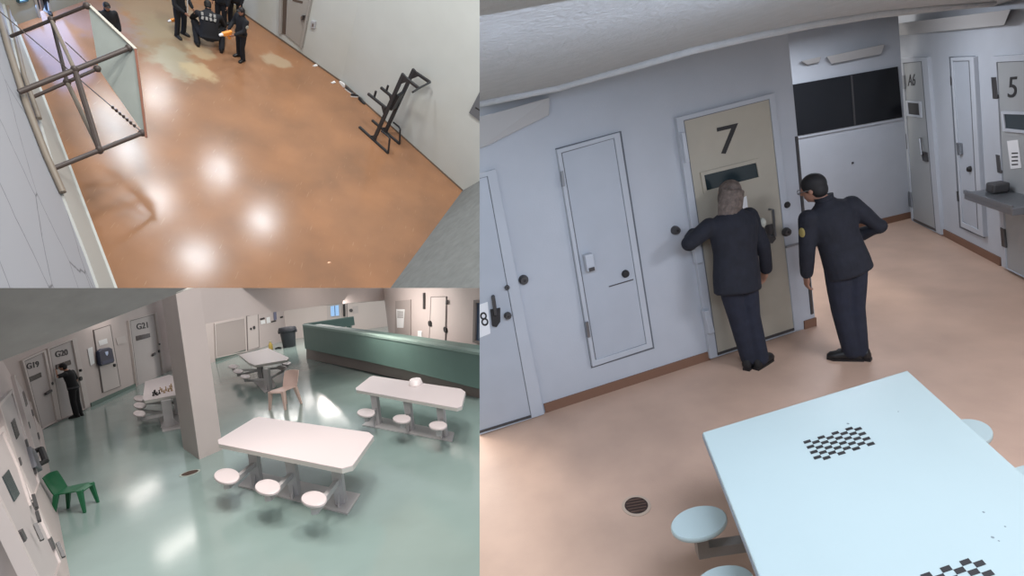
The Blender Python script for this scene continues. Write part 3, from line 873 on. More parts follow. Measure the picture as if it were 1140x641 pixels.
# pillar (a broad pier) and the beam it carries
p4 = PLp + (PRp - PMp)
mbp = MB().prism([V2(p) for p in (PLp, PMp, PRp, p4)], [V2(p, H2) for p in (PLp, PMp, PRp, p4)])
struct(B, 'pillar', mbp, m_wallB, 'broad pale pillar rising from the floor in front of the cells', 'pillar')
WP = Plane(B, PMp, PRp)
WBm = Plane(B, PRp - (PRp - PMp) * 0.0, WD.pt(0, 0))
e0, e1 = WBm.pt(0, WBm.on(231, 360).z), WBm.on(275, 351.5, 0.0)
e2, e3 = WBm.on(363, 339.5, 0.0), WBm.on(442, 333, 0.0)
lo = [e0, e1, e2, e3]
mbm = MB().prism(lo + [V2(e3, H2), V2(e0, H2)], [p - WBm.n * .45 for p in lo + [V2(e3, H2), V2(e0, H2)]])
struct(B, 'beam', mbm, m_wallB, 'pale drop beam running from the pillar to the right wall', 'beam')

# ceiling slab near the viewpoint, its front edge with a bright strip
edge = [(-60, 425), (8, 393), (27, 384), (44, 370.5), (75, 359), (105, 349.5), (150, 337.5), (215, 320), (262, 309)]
dst = [9.2] * 9
ev = [B.at(x, y, d) for (x, y), d in zip(edge, dst)]
back = [B.eye + V((2.0, 2.0, 1.2)), B.eye + V((-7, -1.0, 1.0))]
mbc = MB().prism(ev + [B.at(330, 295, 7.0)] + back, [p + V((0, 0, .25)) for p in ev + [B.at(330, 295, 7.0)] + back])
struct(B, 'ceiling', mbc, m_ceilB, 'dark grey sloping ceiling over the near left corner', 'ceiling')
stp = [B.at(x, y - .2, 9.15) for x, y in ((104, 350), (125, 344), (150, 337.3), (180, 329.5), (215, 320))]
o = struct(B, 'trim_1', MB().tube(stp, 0.014, 8), m_tube, 'thin bright strip along the ceiling edge', 'trim')
# baseboards
for pl, a, b, nm in ((WM, (101, 452.5), (152, 429.5), 'under the dispenser panel'), (WN, (240, 402), (274, 391), 'under the grey panel')):
    struct(B, 'baseboard_back', MB().prism([pl.on(*a), pl.on(*b), pl.on(*b) + V((0, 0, .12)), pl.on(*a) + V((0, 0, .12))], [p + pl.n * .03 for p in (pl.on(*a), pl.on(*b), pl.on(*b) + V((0, 0, .12)), pl.on(*a) + V((0, 0, .12)))]), mat('dull green base', (92, 112, 104), 0.6), 'dull green baseboard ' + nm, 'baseboard')

def doorB(pl, name, leaf, frame, label, m=None, t=0.03):
    o = thing(B, name, label, 'door', pl.on(*leaf[3]), 0, None, 'structure')
    part(B, 'door_leaf', MB().slab(pl, leaf, -.02, t), m or m_doorB, o)
    part(B, 'door_seam', MB().ring(pl, [(x + dx, y + dy) for (x, y), (dx, dy) in zip(leaf, ((-.7, -.7), (.7, -.7), (.7, .4), (-.7, .4)))], leaf, -.02, t + 0.004), m_seamB, o)
    if frame:
        part(B, 'door_frame', MB().ring(pl, frame, [(x + dx, y + dy) for (x, y), (dx, dy) in zip(leaf, ((-.7, -.7), (.7, -.7), (.7, .4), (-.7, .4)))], -.02, t + 0.04), m_frameB, o)
    return o
def dot(pl, o, nm, x, y, r, m, off=.03, d=.05):
    c = pl.on(x, y, off)
    part(B, nm, MB().tube([c, c + pl.n * d], r, 10), m, o, True)
g19 = doorB(WM, 'door_1', [(28, 402.5), (48.5, 392.5), (63, 467.5), (47.5, 477)], [(25, 401), (51, 389), (67, 466), (46, 479)], 'grey cell door marked G19')
part(B, 'door_number', text_mb(WM, 'G19', 36.5, 406.3, 6.8, 14, .032, .01, bold=.015), m_ink, g19)
part(B, 'window_glass', MB().slab(WM, [(32.5, 420), (45.7, 414.3), (46.6, 419.3), (33.5, 425.3)], .03, .05), m_winB, g19)
part(B, 'pull_handle', MB().bar(WM.on(51, 438.5, .08), WM.on(57, 434.5, .08), .06), m_dsteel, g19)
dot(WM, g19, 'lock', 56.5, 427, .05, m_dsteel)
g20 = doorB(WM, 'door_2', [(56, 389), (80, 379.3), (94.5, 454.5), (69, 466)], [(53, 388), (85, 375.5), (100.5, 452), (66, 467.5)], 'grey cell door marked G20 with a person looking in')
part(B, 'door_number', text_mb(WM, 'G20', 68.5, 393, 6.8, 14, .032, .01, bold=.015), m_ink, g20)
part(B, 'window_glass', MB().slab(WM, [(62.5, 406), (78.5, 400.3), (79.5, 405.4), (63.3, 411)], .03, .05), m_winB, g20)
dot(WM, g20, 'lock', 88.7, 412.3, .045, m_ink, .07); dot(WM, g20, 'lock', 88.7, 421.5, .07, m_ink, .07)
g21 = doorB(WM, 'door_3', [(145.2, 357.5), (172, 350), (182, 422), (153.8, 429)], [(143.2, 356.5), (175, 347.5), (186, 421), (152.6, 430)], 'grey cell door marked G21')
part(B, 'door_number', text_mb(WM, 'G21', 158.3, 362.6, 6.8, 12.5, .032, .01, bold=.015), m_ink, g21)
part(B, 'window_glass', MB().slab(WM, [(151.7, 374), (167, 370.7), (167.6, 375.2), (152.2, 379.2)], .03, .05), m_winB, g21)
part(B, 'pull_handle', MB().bar(WM.on(170, 395.5, .08), WM.on(172.5, 393.2, .08), .08), m_dsteel, g21)
dot(WM, g21, 'lock', 176.5, 391, .07, m_ink, .07); dot(WM, g21, 'lock', 177, 383, .045, m_dsteel, .07)
# utility panel with the dispenser
up_ = doorB(WM, 'door_4', [(105, 367.8), (122.6, 362), (134, 429.5), (115.6, 436.6)], None, 'pale utility panel behind the navy dispenser', m_frameB)
dot(WM, up_, 'lock', 126.7, 406.6, .06, m_ink)
c, sz, rm = box_on(WM, (119, 397), .42, .48, .16, .03)
dq = [(110.3, 391), (114, 388), (122, 386.3), (125.2, 387.7), (128, 401.5), (127, 403.5), (114.3, 407.2), (112.4, 406)]
ds = solo(B, 'dispenser', MB().slab(WM, dq, .03, .14), m_disp, 'navy wall dispenser with a pale shield mark between G20 and G21', 'dispenser', WM.on(119, 406, .03), bevel=.03)
part(B, 'shield_mark', MB().slab(WM, [(117, 391.8), (120.4, 390.8), (120.6, 393.5), (119.4, 396), (118, 394.6)], .14, .15), m_logo, ds)
part(B, 'viewing_slot', MB().slab(WM, [(113.8, 402.3), (125.6, 399), (126.6, 402), (114.6, 405.4)], .14, .145), mat('dispenser shade', (40, 52, 88), .3), ds)
def paper(pl, q, label, off=.012, m=None, nm='notice'):
    return solo(B, nm, MB().slab(pl, q, off, off + .006), m or m_paper, label, 'notice', pl.on(*q[3], off))
paper(WM, [(129, 376), (139.5, 373.3), (141.5, 381), (131, 383.7)], 'paper notice on the wall left of door G21', m=m_frameB)
paper(WM, [(109.5, 379.5), (119, 376.5), (120, 382), (111, 385)], 'torn paper on the utility panel over the navy dispenser', .035)
paper(WM, [(97.5, 388), (103, 386), (105.5, 404), (101, 407)], 'peeling paper patch left of the navy dispenser', .012)

# left wall: narrow looking doors seen at a grazing angle
dl = [([(1, 452), (14, 437), (44, 537), (36, 560)], 'darkest narrow doorway on the left wall, above the wall phone'),
      ([(-22, 505), (4, 480), (68, 625), (56, 665)], 'nearest cell door on the left wall at the frame edge'),
      ([(17, 420), (24, 411), (47, 497), (43, 512)], 'farthest narrow door on the left wall next to G19')]
nn = 5
for q, lab in dl:
    o = thing(B, 'door_%d' % nn, lab, 'door', WL.on(*q[3]), 0, None, 'structure'); nn += 1
    part(B, 'door_leaf', MB().slab(WL, q, -.02, .05), m_doorB, o)
    def qq(s, t):
        a = V((q[0][0], q[0][1])).lerp(V((q[1][0], q[1][1])), s); b = V((q[3][0], q[3][1])).lerp(V((q[2][0], q[2][1])), s)
        r = a.lerp(b, t); return (r.x, r.y)
    big = [qq(-.08, -.03), qq(1.08, -.03), qq(1.08, 1.0), qq(-.08, 1.0)]
    part(B, 'door_frame', MB().ring(WL, big, q, -.02, .07), m_frameB, o)
    part(B, 'window_glass', MB().slab(WL, [qq(.36, .22), qq(.64, .22), qq(.64, .40), qq(.36, .40)], .05, .06), m_glass, o)
    part(B, 'hinge', MB().slab(WL, [qq(1.0, .52), qq(1.06, .52), qq(1.06, .60), qq(1.0, .60)], .05, .075), m_dsteel, o)
    part(B, 'hinge', MB().slab(WL, [qq(1.0, .82), qq(1.06, .82), qq(1.06, .90), qq(1.0, .90)], .05, .075), m_dsteel, o)
    part(B, 'lock', MB().slab(WL, [qq(.1, .56), qq(.2, .56), qq(.2, .63), qq(.1, .63)], .05, .08), m_dsteel, o)
for (x0, y0, x1, y1) in ((37, 551, 41, 565), (41, 570, 44, 580), (39, 583, 47, 601), (64, 604, 71, 620)):
    solo(B, 'door_bolt', MB().bar(WL.on(x0, y0, .1), WL.on(x1, y1, .1), .028), m_dsteel, {551: 'upper grey door bolt on the left wall beside the green chair', 570: 'small grey latch under the upper door bolt on the left wall', 583: 'long grey door bolt on the left wall below the latch', 604: 'lowest grey door bolt on the left wall near the floor'}[y0], 'bolt', WL.on(x1, y1, .1))
ph = thing(B, 'wall_phone', 'grey wall phone with black handset above the green chair', 'phone', WL.on(41, 520, 0))
part(B, 'phone_body', MB().slab(WL, [(34, 496), (40, 500), (48, 523), (41, 519)], .0, .1), mat('phone grey', (116, 116, 122), .5), ph, bevel=.02)
a, b = WL.on(40, 502, .13), WL.on(45, 516, .13)
part(B, 'handset', MB().tube([a, a + WL.n * .06, b + WL.n * .06, b], .04, 8), m_ink, ph, True)

# back items
doorB(WN, 'door_8', [(275.3, 352), (287, 349), (288.5, 386), (276.5, 390)], None, 'narrow pale door left of the wall notices', m_frameB)
dot(WN, bpy.data.objects['door_8'], 'lock', 282.5, 364.6, .1, m_dsteel); dot(WN, bpy.data.objects['door_8'], 'lock', 279, 366, .07, m_dsteel)
pnl = thing(B, 'wall_panel', 'large grey panel on the wall right of the pillar', 'panel', WN.on(241, 398))
part(B, 'panel_face', MB().slab(WN, [(240, 361), (272, 354.5), (274, 390.5), (241.5, 397.5)], 0, .03), m_board, pnl)
part(B, 'panel_frame', MB().ring(WN, [(239, 360), (273, 353.2), (275, 391.2), (240.6, 398.6)], [(240, 361), (272, 354.5), (274, 390.5), (241.5, 397.5)], 0, .05), m_frameB, pnl)
for q, lab, mm in (([(289.5, 354.5), (294.5, 353.2), (294.8, 355), (289.8, 356.3)], 'dark strip notice on the far wall, leftmost', m_ink), ([(290, 357), (295, 356), (295.5, 360), (290.5, 361)], 'white notice under the dark strip on the far wall', m_paper),
                   ([(296.5, 353.5), (300.5, 352.5), (301, 359), (297, 360)], 'white notice left of the grey blue one on the far wall', m_paper), ([(304.5, 347.5), (307.6, 346.5), (308.2, 355.5), (305, 356.5)], 'tall grey blue notice on the far wall', mat('grey blue print', (110, 112, 135), .7)),
                   ([(301.8, 357.6), (307.3, 356.2), (307.6, 357.6), (302.1, 359)], 'dark strip under the grey blue notice', m_ink), ([(312, 352.5), (315, 351.6), (315.2, 353.4), (312.2, 354.2)], 'small dark notice on the far wall, rightmost', m_ink)):
    paper(WN, q, lab, .02, mm)
# dustbin with a rolled rim and lid edge
c = B.P(322.4, 386)
bn = thing(B, 'dustbin', 'charcoal plastic dustbin by the far wall notices', 'bin', c)
s = 1.0 / B.ppm(c)
part(B, 'bin_body', MB().lathe([(6.3 * s, 0), (6.6 * s, .02), (8.2 * s, 20 * s), (7.9 * s, 20 * s), (6 * s, .1)], c, 28), m_bin, bn, True)
part(B, 'bin_rim', MB().lathe([(8.0 * s, 17.5 * s), (9.3 * s, 17.8 * s), (9.3 * s, 20.5 * s), (8.6 * s, 22.2 * s), (.1, 22.8 * s)], c, 28), m_bin, bn, True)
for sg in (-1, 1):
    part(B, 'bin_handle', MB().box(c + V((sg * 9.4 * s, 0, 17.5 * s)), (1.2 * s, 3 * s, 3.5 * s)), m_bin, bn)
c = B.P(301.7, 388.5); s = 1.0 / B.ppm(c)
yb = thing(B, 'yellow_bottle', 'small yellow bottle on the floor left of the dustbin', 'bottle', c)
part(B, 'bottle_body', MB().lathe([(2.0 * s, 0), (2.1 * s, 1 * s), (2.1 * s, 5 * s), (1 * s, 7 * s), (.9 * s, 7.6 * s)], c, 16), mat('yellow plastic', (216, 186, 96), .5), yb, True)
part(B, 'bottle_cap', MB().lathe([(1.0 * s, 7.6 * s), (1.0 * s, 9 * s), (.1, 9.1 * s)], c, 12), mat('pale cap', (222, 214, 180), .5), yb, True)
c2 = B.P(307, 388.4)
solo(B, 'cord', MB().tube([c2, B.P(309, 387.3, .03), B.P(311, 387, .03), B.P(312.3, 387.4, .02)], .06, 8), m_ink, 'dark cord on the floor between bottle and dustbin', 'cord', c2, True)

# far wall behind the counter
fd = thing(B, 'door_9', 'pale far door with a blue window', 'door', WF.on(365, 365), 0, None, 'structure')
part(B, 'door_leaf', MB().slab(WF, [(363.5, 330), (379.5, 328), (381, 366), (364.5, 369)], -.02, .1), m_frameB, fd)
w = part(B, 'window_frame', MB().ring(WF, [(367.2, 340), (377.6, 338.6), (378.2, 351.8), (367.8, 352.6)], [(368, 341), (377, 339.6), (377.4, 351), (368.5, 351.8)], .1, .16), m_trimR, fd)
part(B, 'window_glass', MB().slab(WF, [(368, 341), (377, 339.6), (377.4, 351), (368.5, 351.8)], .1, .13), mat('sky lit window', (150, 185, 225), .3, emit=(140, 185, 235), estr=.5), w)
part(B, 'window_mullion', MB().slab(WF, [(372.3, 340.4), (373, 340.3), (373.4, 351.3), (372.7, 351.4)], .13, .16), m_dsteel, w)
solo(B, 'wall_strip', MB().slab(WF, [(381.5, 338.6), (383.8, 338.3), (384.2, 352), (382, 352.3)], .0, .2), m_ink, 'narrow black strip on the far wall right of the blue window', 'strip', WF.on(383, 352), bevel=.02)
o = doorB(WF, 'door_10', [(386.5, 334), (436, 328), (437, 366), (387.5, 372)], None, 'wide cream far door with a small lock, right of the blue window', m_wallB2)
dot(WF, o, 'lock', 390.8, 345.4, .12, m_dsteel, .03, .05)
paper(WF, [(392.5, 341), (398.5, 340.2), (399, 348.5), (393, 349.2)], 'faint paper sheet on the wide cream far door', .04, m_frameB)
# right wall items
nb = thing(B, 'notice_board', 'tall grey board with a white sheet on the right wall', 'board', WD.on(440, 374))
part(B, 'board_face', MB().slab(WD, [(440, 335), (457, 333.5), (457, 377), (439.5, 374)], .005, .03), m_board, nb)
nn_ = part(B, 'paper_sheet', MB().slab(WD, [(441, 344), (450.3, 344.3), (449, 365), (442, 364.6)], .03, .04), m_paper, nb)
tx = MB()
for i in range(4):
    tx.slab(WD, [(442.3, 346.5 + 2 * i), (448.8, 346.8 + 2 * i), (448.8, 347.7 + 2 * i), (442.3, 347.4 + 2 * i)], .04, .043)
part(B, 'printed_lines', tx, m_seamB, nn_)
o = doorB(WD, 'door_11', [(480, 331), (496, 330.5), (495, 385), (478, 380)], None, 'pale narrow door on the right wall behind the counter', m_frameB)
dot(WD, o, 'lock', 479.5, 360, .09, m_ink)
dot(WD, o, 'lock', 496.7, 366.7, .09, m_ink, .0)
part(B, 'hinge', MB().slab(WD, [(496, 334), (497.2, 334), (497, 339), (495.8, 339)], .03, .08), m_dsteel, o)
solo(B, 'wall_slot', MB().slab(WD, [(470.6, 326), (471.8, 326), (471.8, 344), (470.6, 344)], 0, .06), m_dsteel, 'thin dark vertical slot on the right wall by the narrow door', 'slot', WD.on(471, 344))
paper(WD, [(465, 368), (469.5, 368.2), (469.5, 378), (464.8, 377)], 'white card on the right wall just above the counter', .01)
wd = thing(B, 'window_1', 'blue grey window at the far right of the day room', 'window', WD.on(529, 377), 0, None, 'structure')
part(B, 'window_glass', MB().slab(WD, [(529.5, 337), (560, 337.5), (560, 388), (528.5, 379)], -.02, .03), mat('blue grey glass', (70, 86, 110), .2), wd)
part(B, 'window_frame', MB().ring(WD, [(527, 334), (562, 334), (562, 391), (526, 381)], [(529.5, 337), (560, 337.5), (560, 388), (528.5, 379)], -.02, .08), m_seamB, wd)

# ---- counter: front wall on a recessed plinth, cap and the return at its far end
CF = Plane(B, B.P(341, 399), B.P(534, 443))
ct = thing(B, 'counter', 'long teal counter with a pale top and recessed plinth', 'counter', CF.on(341, 399))
front = [(337, 363.5), (360, 367), (400, 373), (450, 381), (534, 395.5), (600, 407), (600, 448), (534, 433), (450, 411.5), (400, 400.5), (365, 393.5), (339.5, 388)]
part(B, 'front_panel', MB().slab(CF, front, -.5, .25), m_teal, ct)
cap = [(336.5, 361.2), (360, 364.6), (400, 370.6), (450, 378.6), (534, 392.6), (600, 404), (600, 407), (534, 395.5), (450, 381), (400, 373), (360, 367), (337, 363.5)]
part(B, 'counter_top', MB().slab(CF, cap, .05, .27), m_tealcap, ct)
part(B, 'plinth', MB().slab(CF, [(341, 386), (400, 398), (450, 409), (600, 446), (600, 462), (534, 443.5), (450, 423), (400, 411.5), (341, 399)], -.45, .0), m_plinth, ct)
# return rail
ra, rb = CF.on(338, 361.5, -.3), B.at(389, 353.8, (CF.on(338, 361.5) - B.eye).length * 1.12)
dr = V((0, 0, 1))
zz = 0.42
part(B, 'return_panel', MB().prism([ra, rb, rb - dr * zz, ra - dr * zz], [p + V((.15, .25, 0)) for p in (ra, rb, rb - dr * zz, ra - dr * zz)]), m_teal, ct)
part(B, 'return_top', MB().prism([ra + dr * .05, rb + dr * .05, rb, ra], [p + V((.15, .25, 0)) for p in (ra + dr * .05, rb + dr * .05, rb, ra)]), m_tealcap, ct)
part(B, 'return_post', MB().bar(rb + V((-.1, .1, 0)), rb + V((-.1, .1, -1.0)), .2), m_teal, ct)

# ---- fixed tables
def tableB(label, top, z, edge_h, plate, posts, seats, pr, arms_to, group='bolted dining tables with fixed stools', rseat=.19, oval=1.3, postw=.13):
    pts = [B.P(x, y, z) for x, y in top]
    cen = sum(pts, V()) / len(pts)
    o = thing(B, 'stool_table', label, 'table', V2(cen), 0, group)
    part(B, 'tabletop', MB().poly(pts, (0, 0, -.012)), m_tabB, o)
    part(B, 'edge_band', MB().poly([p - V((0, 0, .012)) for p in pts], (0, 0, -edge_h)), m_tabE, o)
    pl = [B.P(x, y, .02) for x, y in plate]
    part(B, 'base_plate', MB().poly(pl, (0, 0, -.02)), m_steelB, o)
    ang = math.atan2((pl[1] - pl[0]).y, (pl[1] - pl[0]).x)
    P3 = []
    for x, y in posts:
        p = B.P(x, y, .02); P3.append(p)
        po = part(B, 'pedestal', MB().box(V2(p, (z - edge_h) / 2 + .01), (postw, postw, z - edge_h - .02), ang), m_steelB, o)
        g = MB()
        for sg in (-1, 1):
            dd = V((math.cos(ang), math.sin(ang), 0)) * sg
            q = V2(p, .02) + dd * postw / 2
            n_ = V((-math.sin(ang), math.cos(ang), 0)) * .008
            tri = [q, q + dd * .10, q + V((0, 0, .17))]
            g2 = MB().prism([t - n_ for t in tri], [t + n_ for t in tri])
            part(B, 'gusset', g2, m_steelB, po)
    for (x, y), ai in zip(seats, arms_to):
        c = B.P(x, y, .46)
        wpx, hpx = oval
        out = [B.P(x + wpx * math.cos(2 * PI * i / 32), y - hpx * math.sin(2 * PI * i / 32), .46) - c for i in range(32)]
        mbs_ = MB(); vs_ = []
        for rr_, zz_ in ((.6, -.045), (.95, -.04), (1, -.03), (1, -.008), (.96, 0)):
            vs_ += [c + q * rr_ + V((0, 0, zz_)) for q in out]
        fs_ = [(i * 32 + k_, i * 32 + (k_ + 1) % 32, (i + 1) * 32 + (k_ + 1) % 32, (i + 1) * 32 + k_) for i in range(4) for k_ in range(32)]
        mbs_.add(vs_, fs_ + [tuple(range(31, -1, -1)), tuple(range(128, 160))])
        part(B, 'stool_seat', mbs_, m_tabB, o, True)
        p = P3[ai]
        q = V2(c, .30); t = V2(p, .34)
        part(B, 'stool_arm', MB().bar(q, t, .07, .07), m_steelB, o)
        part(B, 'stool_post', MB().bar(V2(c, .27), V2(c, .425), .08), m_steelB, o)
    return o
tableB('nearest white stool table in front of the pillar', [(242.6, 489.5), (283, 465), (288.5, 463.8), (410.5, 481), (416, 485.2), (392.5, 518), (380.5, 521.3), (243.5, 494)], .76, .055,
       [(265, 540), (282, 524), (401, 549.5), (386.5, 571.5)], [(287, 537), (329, 550), (380, 559)], [(252.4, 529), (298, 541.2), (349.5, 554.3)], None, [0, 1, 2], oval=(14.3, 8.3), postw=.13)
tableB('white stool table with a bowl near the counter', [(396, 431.7), (412, 419.2), (415.5, 418.2), (513, 432.6), (518, 436), (514, 452), (508.5, 454), (396.6, 434)], .76, .05,
       [(403, 472.7), (417, 462.5), (505.8, 481), (503.3, 491)], [(421, 471.5), (457.5, 478), (494.4, 485)], [(407.5, 458.6), (447.3, 465.4), (487.5, 472.7)], None, [0, 1, 2], oval=(10.1, 4.4))
tableB('white stool table beside the beige chair', [(266, 394.7), (298, 387.2), (321.5, 398), (320, 400.5), (284, 406.5), (277, 403.5)], .76, .07,
       [(281, 423), (300, 415), (307, 430), (295, 437)], [(291, 421), (299.5, 433)], [(259.7, 407.6), (265, 412.8), (273, 418.6), (318.5, 403.8), (314, 408.5)], None, [0, 0, 1, 0, 1], oval=(5.6, 2.1), postw=.16)
tableB('white stool table half hidden by the pillar, chess pieces on it', [(161.5, 424.5), (188, 417), (215, 424), (215, 436), (193, 440), (161, 445.8), (159, 444)], .76, .07,
       [(177, 464), (205, 458), (215, 474), (181, 480)], [(189, 474), (200, 460)], [(155.7, 442.8), (155.6, 450.6), (155.2, 459.6)], None, [1, 0, 0], oval=(7.0, 3.2), postw=.2)
# bowl on the second table
c = B.P(462.8, 427.5, .761); s = 1 / B.ppm(c)
solo(B, 'bowl', MB().lathe([(8.2 * s, 0), (8.3 * s, .5 * s), (6.8 * s, 4.8 * s), (6.2 * s, 5.6 * s), (.02, 6.0 * s), ], c, 32, .95, 1.5, math.atan2(c.y, c.x) - PI / 2), mat('white foam', (232, 222, 220), .6), 'upturned white bowl on the stool table near the counter', 'bowl', c, True)
# chess pieces
cols = {'b': mat('black chess piece', (20, 20, 22), .4), 't': mat('tan chess piece', (196, 168, 130), .5)}
spots = [(170.8, 440.6, 'b', 1.3), (173.2, 439.2, 'b', 1.6), (175.2, 439.8, 'b', 1.1), (177.6, 438.2, 'b', 1.2), (172, 437.8, 'b', 1.0), (180.5, 436, 't', 1.1), (183, 437.2, 't', 1.0), (185, 434.8, 't', 1.4), (187.8, 435.6, 't', 1.1), (189.5, 433.2, 't', 1.3), (191.5, 435, 't', 1.1), (178.8, 434.2, 't', 1.0), (190.8, 430.6, 't', 1.2)]
for x, y, kk, hh in spots:
    c = B.P(x, y, .761); r = .028; h = .085 * hh
    mb = MB().lathe([(r, 0), (r, .15 * h), (.55 * r, .3 * h), (.4 * r, .65 * h), (.75 * r, .7 * h), (.35 * r, .75 * h), (.6 * r, .88 * h), (.45 * r, .97 * h), (.01, h)], c, 14)
    solo(B, 'chess_piece', mb, cols[kk], 'black chess piece on the table by the pillar' if kk == 'b' else 'tan chess piece on the table by the pillar', 'chess piece', c, True, group='black chess pieces' if kk == 'b' else 'tan chess pieces')
drain(B, 211.5, 526.5, .13, 'round brown floor drain in front of the pillar', mat('pale ring', (150, 156, 146), .7))

# ---- plastic chairs
def chair(base, rz, label, m, k=1.0, depth=1.0):
    """monoblock chair facing +y"""
    X = Matrix.Translation(V(base)) @ Matrix.Rotation(rz, 4, 'Z')
    o = thing(B, 'plastic_chair', label, 'chair', base, rz)
    T = lambda x, y, z: X @ V((x * k, y * k * depth, z * k))
    def sheet(f, nu, nv, t):
        vs = []; n = (nu + 1) * (nv + 1)
        for side_ in (0, 1):
            for i in range(nu + 1):
                for j in range(nv + 1):
                    x, y, z = f(i / nu, j / nv, side_ * t)
                    vs.append(T(x, y, z))
        id_ = lambda s_, i, j: s_ * n + i * (nv + 1) + j
        fs = []
        for i in range(nu):
            for j in range(nv):
                fs.append((id_(0, i, j), id_(0, i + 1, j), id_(0, i + 1, j + 1), id_(0, i, j + 1)))
                fs.append((id_(1, i, j), id_(1, i, j + 1), id_(1, i + 1, j + 1), id_(1, i + 1, j)))
        for i in range(nu):
            fs.append((id_(0, i, 0), id_(1, i, 0), id_(1, i + 1, 0), id_(0, i + 1, 0))); fs.append((id_(0, i, nv), id_(0, i + 1, nv), id_(1, i + 1, nv), id_(1, i, nv)))
        for j in range(nv):
            fs.append((id_(0, 0, j), id_(0, 0, j + 1), id_(1, 0, j + 1), id_(1, 0, j))); fs.append((id_(0, nu, j), id_(1, nu, j), id_(1, nu, j + 1), id_(0, nu, j + 1)))
        return MB().add(vs, fs)
    def seat(u, v, t):
        x = (u - .5) * (.46 - .06 * (1 - v)); y = -.22 + .46 * v
        z = .45 - .02 * math.sin(PI * u) * math.sin(PI * min(1, v * 1.1)) - (.035 * max(0, v - .8) / .2) ** 1 - t
        return x, y, z
    part(B, 'seat', sheet(seat, 12, 12, .02), m, o, True)
    def back(u, v, t):
        a = (u - .5)
        x = a * (.42 + .02 * math.sin(PI * v)); y = -.205 - .14 * v - .05 * (1 - (2 * a) ** 2) * math.sin(PI * v * .9) - t
        z = .43 + .40 * v - .025 * (2 * a) ** 2 * (v > .9)
        return x, y, z
    part(B, 'backrest', sheet(back, 12, 10, .02), m, o, True)
    for sx in (-1, 1):
        for sy, yt, yb in ((1, .19, .24), (-1, -.19, -.27)):
            t0, t1 = T(sx * .19, yt, .44), T(sx * .235, yb, 0)
            dx = (T(1, 0, 0) - T(0, 0, 0)).normalized(); dy = (T(0, 1, 0) - T(0, 0, 0)).normalized()
            a, b = .042 * k, .022 * k
            part(B, 'leg', MB().prism([t1 + dx * i * b + dy * j * b for i, j in ((-1, -1), (1, -1), (1, 1), (-1, 1))], [t0 + dx * i * a + dy * j * a for i, j in ((-1, -1), (1, -1), (1, 1), (-1, 1))]), m, o, bevel=.006)
    return o
fA, fB_, fC, fD = B.P(302.5, 454), B.P(318, 457.5), B.P(334.5, 452), B.P(316, 449)
cc = (fA + fB_ + fC + fD) / 4
chair(cc, yaw_to(B, cc, 309, 456.5), 'beige plastic chair near the middle of the floor', m_chairP, 1.12)
fA, fB_, fC = B.P(63, 575), B.P(82, 578), B.P(99, 560)
cc = B.P(86, 568)
chair(cc, yaw_to(B, cc, 106, 564), 'green plastic chair against the left wall', m_chairG, 0.8)

# ---- person looking into G20
base = B.P(86.5, 464)
toM = math.atan2(WM.n.x, -WM.n.y)
J = stand(hw=.08, sh=.19, pelvis=(0, 0, .93), neck=(-.05, .06, 1.46), head=(-.1, .14, 1.61), sl=(-.23, .06, 1.39), sr=(.13, .03, 1.40),
          el=(-.42, .14, 1.36), wl=(-.28, .22, 1.46), dl=(.5, .2, .7), pl=(0, 1, 0), er=(.25, 0, 1.13), wr=(.24, .06, .9), hf=(-.2, 1, 0),
          al=(-.06, .0, .085), ar=(.10, -.03, .085), kl=(-.08, .02, .5), kr=(.1, 0, .5))
pb = Fig(B, base, toM, 1.74, 'person in black short sleeves leaning to the window of G20', J, .014, m_skin, m_blackB, m_blackB, m_shoe, m_hairD, 'short', short_sleeves=True)
bl = MB(); bl.loft([(V((0, 0, z)), V((.185, 0, 0)), V((0, .14, 0))) for z in (.90, .95)], 20)
pb.add('belt', bl, mat('belt', (50, 50, 54), .5))
# =====================================================================================
# UPPER LEFT ROOM: exercise hall with orange floor
# =====================================================================================
T = TT
m_wallT = mat('pale green white wall paint', (196, 202, 200), 0.6, noise=0.03, nscale=1.2)
m_wallF = mat('grey green far wall', (150, 152, 142), 0.7, noise=0.05, nscale=1)
m_strip = mat('white lower wall paint', (178, 180, 176), 0.55)
m_plast = mat('rough grey plaster', (122, 126, 126), 0.95, noise=0.10, nscale=4, bump=0.9, bscale=4, spec=.1)
m_pipe = mat('brown painted pipe', (72, 62, 58), 0.5)
m_pipel = mat('grey brown rail', (128, 118, 106), 0.5)
m_bb = mat('backboard paint', (176, 184, 178), 0.6, noise=0.04, nscale=3)
m_bbe = mat('rusty board edge', (130, 84, 66), 0.7)
m_rack = mat('black rack steel', (46, 48, 52), 0.45)
m_padT = mat('black vinyl pad', (34, 36, 40), 0.5)
m_doorT = mat('grey steel door', (164, 162, 158), 0.5)
m_jamb = mat('dark brown jamb', (92, 80, 72), 0.7)
m_orange = mat('orange plastic', (236, 148, 60), 0.5)
m_blackT = mat('black duty cloth', (20, 22, 28), 0.85)

